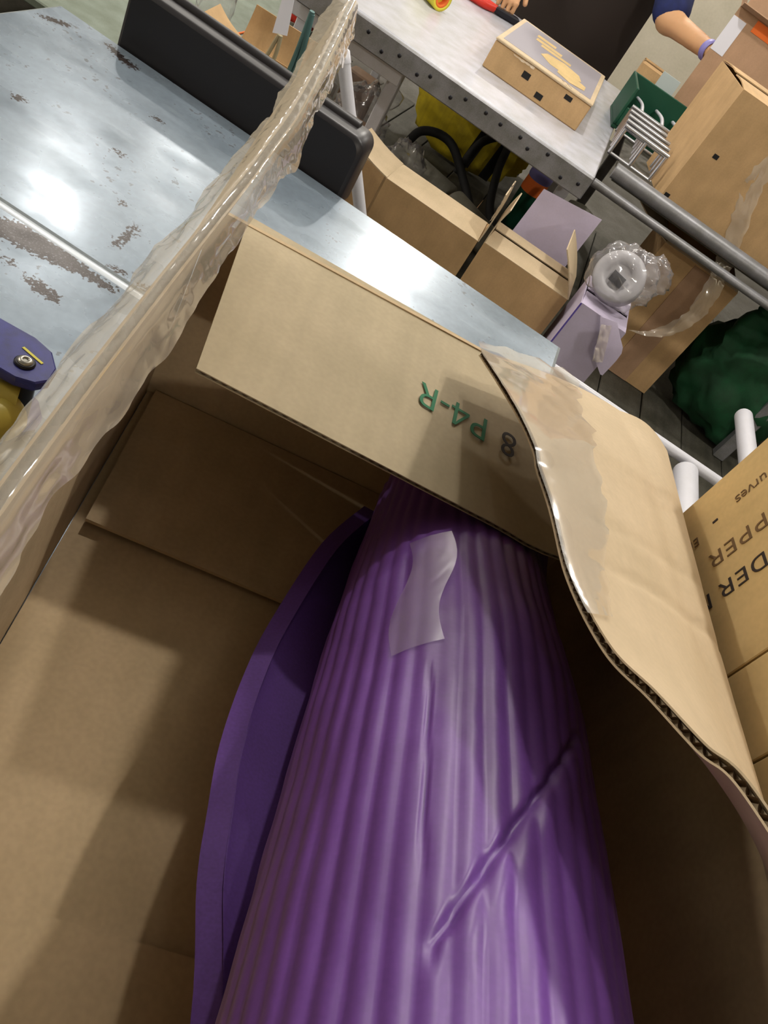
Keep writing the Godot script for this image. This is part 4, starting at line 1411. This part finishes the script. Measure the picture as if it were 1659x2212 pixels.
func make_underbench() -> void:
	# yellow bag with dark straps
	var t := thing("yellow_bag", "mustard yellow cloth bag with dark straps under the bench", "bag", Vector3(-0.28, DECK, -3.33))
	mesh("body", crumple(Vector3(0, 0.165, 0), Vector3(0.24, 0.175, 0.06), 240, 0.2, 1.8, 36, 24, 0.002), M.yellow_cloth, t)
	for x in [0.06, 0.15]:
		var st2 := mb()
		var path := curve([Vector3(x, 0.31, 0.02), Vector3(x, 0.24, 0.085), Vector3(x - 0.01, 0.14, 0.098), Vector3(x - 0.02, 0.04, 0.085)], 5)
		var acr := []
		for k in path.size(): acr.append(Vector3.RIGHT)
		part_mesh("strap", tape_strip(path, acr, 0.04, 241, 0.002, 6), M.black_cloth, t)
	# black hose loops
	var loops := [[Vector3(-0.44, DECK + 0.024, -3.0), Vector3(-0.42, DECK + 0.11, -3.06), Vector3(-0.31, DECK + 0.13, -3.08), Vector3(-0.18, DECK + 0.06, -3.0), Vector3(-0.10, DECK + 0.03, -2.9), Vector3(0.0, DECK + 0.024, -2.85)],
		[Vector3(-0.24, DECK + 0.03, -3.15), Vector3(-0.22, DECK + 0.16, -3.2), Vector3(-0.14, DECK + 0.22, -3.22), Vector3(-0.11, DECK + 0.12, -3.15), Vector3(-0.05, DECK + 0.03, -3.0), Vector3(0.06, DECK + 0.024, -2.8)]]
	var lab := ["black rubber hose looped low over the grey rolls under the bench", "black rubber hose arching in front of the yellow bag"]
	for i in 2:
		var st := mb()
		tube(st, curve(loops[i], 8), 0.016, 12)
		var o := part("hose", st, M.black_cloth, self)
		tag(o, lab[i], "hose", "hoses under the bench")
	# grey rolls of film
	var rl := [[Vector3(-0.44, DECK + 0.045, -2.93), Vector3(-0.20, DECK + 0.045, -2.84), 0.045, "grey roll of film lying under the bench nearest the white leg"], [Vector3(-0.17, DECK + 0.05, -2.80), Vector3(0.03, DECK + 0.05, -2.66), 0.05, "grey roll of film lying behind the two brown cartons"]]
	for r in rl:
		t = thing("film_roll", r[3], "roll", r[0], 0.0, "film rolls under the bench")
		var st := mb()
		var d: Vector3 = r[1] - r[0]
		lathe(st, Vector3.ZERO, d, [[0.018, -0.004], [r[2], 0.0], [r[2], d.length()], [0.018, d.length() + 0.004]], 24)
		part("film", st, M.grey_film, t)
		st = mb()
		lathe(st, Vector3.ZERO, d, [[0.012, -0.012], [0.018, -0.012], [0.018, d.length() + 0.012], [0.012, d.length() + 0.012]], 16)
		part("core", st, M.kraft_brown, t)
	# bottle
	t = thing("spray_bottle", "bottle with a lavender cap and an orange and teal body under the bench", "bottle", Vector3(0.035, DECK, -3.12))
	var st3 := mb()
	lathe(st3, Vector3.ZERO, Vector3.UP, [[0.04, 0.0], [0.045, 0.006], [0.045, 0.12], [0.045, 0.14]], 24)
	part("body", st3, M.green_crate, t)
	st3 = mb()
	lathe(st3, Vector3(0, 0.14, 0), Vector3.UP, [[0.045, 0.0], [0.046, 0.01], [0.044, 0.05]], 24)
	part("band", st3, M.orange, t)
	st3 = mb()
	lathe(st3, Vector3(0, 0.19, 0), Vector3.UP, [[0.044, 0.0], [0.047, 0.008], [0.045, 0.06], [0.03, 0.072]], 24)
	part("cap", st3, M.lavender, t)
	# dark canister
	t = thing("dark_canister", "dark canister with a grey lid under the bench end behind the lilac board", "canister", Vector3(0.20, DECK, -2.75))
	st3 = mb()
	lathe(st3, Vector3.ZERO, Vector3.UP, [[0.05, 0.0], [0.055, 0.01], [0.055, 0.24], [0.05, 0.26]], 24)
	part("body", st3, M.black_cloth, t)
	st3 = mb()
	lathe(st3, Vector3(0, 0.26, 0), Vector3.UP, [[0.052, 0.0], [0.054, 0.004], [0.05, 0.03], [0.02, 0.04]], 24)
	part("lid", st3, M.grey_film, t)
	# clear bags
	var bags := [[Vector3(-0.56, DECK + 0.12, -2.66), Vector3(0.09, 0.13, 0.09), "clear plastic bag of brown parcels beside the white bench leg"], [Vector3(-0.36, DECK + 0.09, -2.62), Vector3(0.075, 0.10, 0.08), "clear plastic bag slumped behind the small pale carton"], [Vector3(-0.66, DECK + 0.16, -2.96), Vector3(0.12, 0.17, 0.10), "tall clear plastic bag behind the slanting white post"]]
	var sd := 250
	for b in bags:
		t = thing("plastic_bag", b[2], "plastic bag", Vector3(b[0].x, DECK, b[0].z), 0.0, "clear bags under the bench")
		mesh("film", crumple(Vector3(0, b[0].y - DECK, 0), b[1], sd, 0.4, 2.4, 30, 22, 0.002), M.bag, t)
		var st := mb()
		cbox(st, Vector3(-b[1].x * 0.5, 0.004, -b[1].z * 0.4), Vector3(b[1].x * 0.4, b[1].y * 1.1, b[1].z * 0.4), 0.006)
		part("contents", st, M.kraft_pink, t)
		sd += 1
	t = thing("purple_pouch", "bright purple pouch behind the slanting white post", "pouch", Vector3(-0.555, DECK, -2.50))
	mesh("body", crumple(Vector3(0, 0.085, 0), Vector3(0.055, 0.085, 0.03), 260, 0.25, 2.0, 24, 18, 0.002), M.purple, t)

func part_mesh(called: String, m: Mesh, mat_: Material, parent: Node) -> MeshInstance3D:
	return mesh(called, m, mat_, parent)

func make_left_back() -> void:
	# low table with a grey-green board, behind the black tray
	var t := thing("low_table", "low grey-green topped table behind the black tray at the upper left", "table")
	var st := mb()
	cbox(st, Vector3(-1.75, 0.53, -2.9), Vector3(-0.84, 0.55, -1.78), 0.003)
	part("top", st, M.green_board, t)
	for p in [[-0.88, -1.82], [-0.88, -2.86], [-1.7, -1.82], [-1.7, -2.86]]:
		st = mb()
		cbox(st, Vector3(p[0] - 0.02, DECK if p[0] > -1.6 else 0.3, p[1] - 0.02), Vector3(p[0] + 0.02, 0.53, p[1] + 0.02), 0.003)
		part("leg", st, M.white_tube, t)
	# scribble on the board
	st = mb()
	var sc := [Vector3(-1.00, 0.5506, -2.12), Vector3(-0.985, 0.5506, -2.16), Vector3(-0.975, 0.5506, -2.11), Vector3(-0.965, 0.5506, -2.15), Vector3(-0.95, 0.5506, -2.12), Vector3(-0.94, 0.5506, -2.145)]
	tube(st, curve(sc, 5), 0.0025, 6)
	part("marker_scribble", st, M.black_cloth, t)
	st = mb()
	tube(st, curve([Vector3(-0.92, 0.552, -2.02), Vector3(-0.90, 0.552, -2.3), Vector3(-0.90, 0.552, -2.7)], 5), 0.003, 8)
	var o := part("string", st, M.orange, self)
	tag(o, "thin orange string lying across the grey-green table top", "string")
	# crumpled clear sleeve on the table
	t = thing("plastic_sleeve", "crumpled clear plastic sleeve hanging over the grey-green table edge", "plastic sleeve", Vector3(-0.90, 0.55, -2.15), 0.2)
	mesh("film", crumple(Vector3(0, 0.10, 0), Vector3(0.045, 0.115, 0.05), 270, 0.35, 2.2, 26, 22, 0.001), M.bag, t)
	# carton with cords and straps sticking out
	t = thing("cord_carton", "open brown carton with cords and straps standing out, behind the black tray", "carton", Vector3(-0.645, DECK, -1.93), 0.15)
	carton(t, 0.20, 0.36, 0.20, M.kraft_brown, M.kraft_brown, {"f": [100.0, 0.08], "l": [150.0, 0.08]})
	var cords := [[Vector3(-0.66, DECK + 0.10, -1.93), Vector3(-0.652, DECK + 0.34, -1.90), Vector3(-0.640, DECK + 0.42, -1.89), Vector3(-0.632, DECK + 0.455, -1.885)], [Vector3(-0.625, DECK + 0.10, -1.93), Vector3(-0.628, DECK + 0.34, -1.90), Vector3(-0.626, DECK + 0.42, -1.89), Vector3(-0.628, DECK + 0.455, -1.885)]]
	t = thing("tag_with_cords", "white paper tag on two beige cords rising from the carton behind the tray", "tag")
	for c in cords:
		st = mb()
		tube(st, curve(c, 6), 0.0045, 10)
		part("cord", st, M.cord, t)
	st = mb()
	var g := straight_grid(Vector3(-0.648, DECK + 0.45, -1.885), Vector3(-0.615, DECK + 0.462, -1.885), Vector3(-0.640, DECK + 0.56, -1.90), Vector3(-0.662, DECK + 0.55, -1.90), 6, 3)
	sheet(st, mirrored(g), 0.0008)
	part("paper", st, M.white_paper, t)
	var stp := [[Vector3(-0.60, DECK + 0.10, -1.93), Vector3(-0.588, DECK + 0.33, -1.90), Vector3(-0.583, DECK + 0.44, -1.89), Vector3(-0.582, DECK + 0.535, -1.88)], [Vector3(-0.585, DECK + 0.10, -1.93), Vector3(-0.575, DECK + 0.33, -1.90), Vector3(-0.572, DECK + 0.44, -1.89), Vector3(-0.580, DECK + 0.53, -1.88)]]
	t = thing("teal_strap", "doubled teal strap standing up out of the carton behind the tray", "strap")
	for c in stp:
		st = mb()
		tube(st, curve(c, 6), 0.006, 10)
		part("strand", st, M.teal, t)
	# red lump and dark things on the far part
	t = thing("red_clip", "orange red plastic clip at the end of the low grey-green table", "clip", Vector3(-0.87, 0.55, -2.75), 0.4)
	mesh("body", crumple(Vector3(0, 0.035, 0), Vector3(0.05, 0.035, 0.04), 280, 0.25, 1.6, 24, 16, 0.001), M.red, t)
	st = mb()
	tube(st, curve([Vector3(-0.03, 0.05, 0.0), Vector3(0.0, 0.085, 0.0), Vector3(0.03, 0.05, 0.0)], 6), 0.006, 10)
	part("loop", st, M.red, t)
	t = thing("dark_bag", "dark grey cloth bag on the platform behind the cord carton", "bag", Vector3(-0.68, DECK, -2.24))
	mesh("body", crumple(Vector3(0, 0.15, 0), Vector3(0.09, 0.16, 0.08), 290, 0.3, 1.8, 30, 22, 0.002), M.black_plastic, t)
	st = mb()
	tube(st, curve([Vector3(-0.05, 0.28, 0.0), Vector3(0.0, 0.36, 0.02), Vector3(0.06, 0.27, 0.0)], 6), 0.008, 10)
	part("handle", st, M.black_cloth, t)

# ------------------------------------------------------------------ the room
func make_room() -> void:
	var x0 := -5.0
	var x1 := 5.0
	var z0 := -7.0
	var z1 := 3.5
	var st := mb()
	bx(st, Vector3(x0, -0.1, z0), Vector3(x1, 0, z1))
	struct("floor", st, M.concrete, "dark bare concrete floor of the packing hall", "floor")
	st = mb()
	bx(st, Vector3(x0, 3.0, z0), Vector3(x1, 3.1, z1))
	struct("ceiling", st, M.ceiling, "plain white ceiling above the packing hall", "ceiling")
	for w in [["wall_back", Vector3(x0, 0, z0 - 0.1), Vector3(x1, 3.0, z0), "pale beige wall behind the person at the far end"], ["wall_front", Vector3(x0, 0, z1), Vector3(x1, 3.0, z1 + 0.1), "pale beige wall behind the camera"], ["wall_left", Vector3(x0 - 0.1, 0, z0), Vector3(x0, 3.0, z1), "pale beige wall on the left of the hall"], ["wall_right", Vector3(x1, 0, z0), Vector3(x1 + 0.1, 3.0, z1), "pale beige wall on the right of the hall"]]:
		st = mb()
		bx(st, w[1], w[2])
		struct(w[0], st, M.wall, w[3], "wall")

func _ready() -> void:
	var cam := Camera3D.new()
	cam.name = "camera"
	cam.fov = 65.31
	cam.near = 0.02
	cam.transform = Transform3D(Basis(Vector3(0.8346, 0.4633, -0.2963).normalized(), Vector3(-0.5454, 0.6216, -0.5625).normalized(), Vector3(-0.0767, 0.6315, 0.7716).normalized()).orthonormalized(), Vector3(0, 1.32, 0))
	add_child(cam)
	cam.current = true
	var env := WorldEnvironment.new()
	env.name = "surroundings"
	var e := Environment.new()
	e.background_mode = Environment.BG_COLOR
	e.background_color = Color(0.02, 0.02, 0.02)
	e.tonemap_mode = Environment.TONE_MAPPER_LINEAR
	e.tonemap_exposure = 0.34
	e.sdfgi_enabled = true
	e.ssao_enabled = true
	e.ssil_enabled = true
	env.environment = e
	add_child(env)
	make_materials()
	lamp(Vector3(0.68, 2.7, -1.36), 5.2, "just ahead of the carton")
	lamp(Vector3(-0.50, 2.7, -2.226), 5.2, "over the two brown cartons")
	lamp(Vector3(-2.02, 2.7, -3.62), 2.6, "at the left over the aisle")
	lamp(Vector3(-2.03, 2.7, -5.13), 2.6, "at the far left corner")
	lamp(Vector3(-0.464, 2.7, -5.207), 8.0, "behind the person")
	lamp(Vector3(1.0, 2.7, -4.5), 4.0, "behind the rack on the right")
	lamp(Vector3(2.2, 2.7, 3.0), 7.0, "behind the camera on the right")
	lamp(Vector3(-3.9, 2.7, -0.35), 7.0, "far to the left of the table")
	lamp(Vector3(-4.4, 2.7, -1.7), 7.0, "by the left wall")
	make_room()
	make_tables()
	make_benches()
	make_carton()
	make_roll()
	make_printed_carton()
	make_tray()
	make_tape_gun()
	make_cartons()
	make_bench_things()
	make_underbench()
	make_left_back()
	make_person()
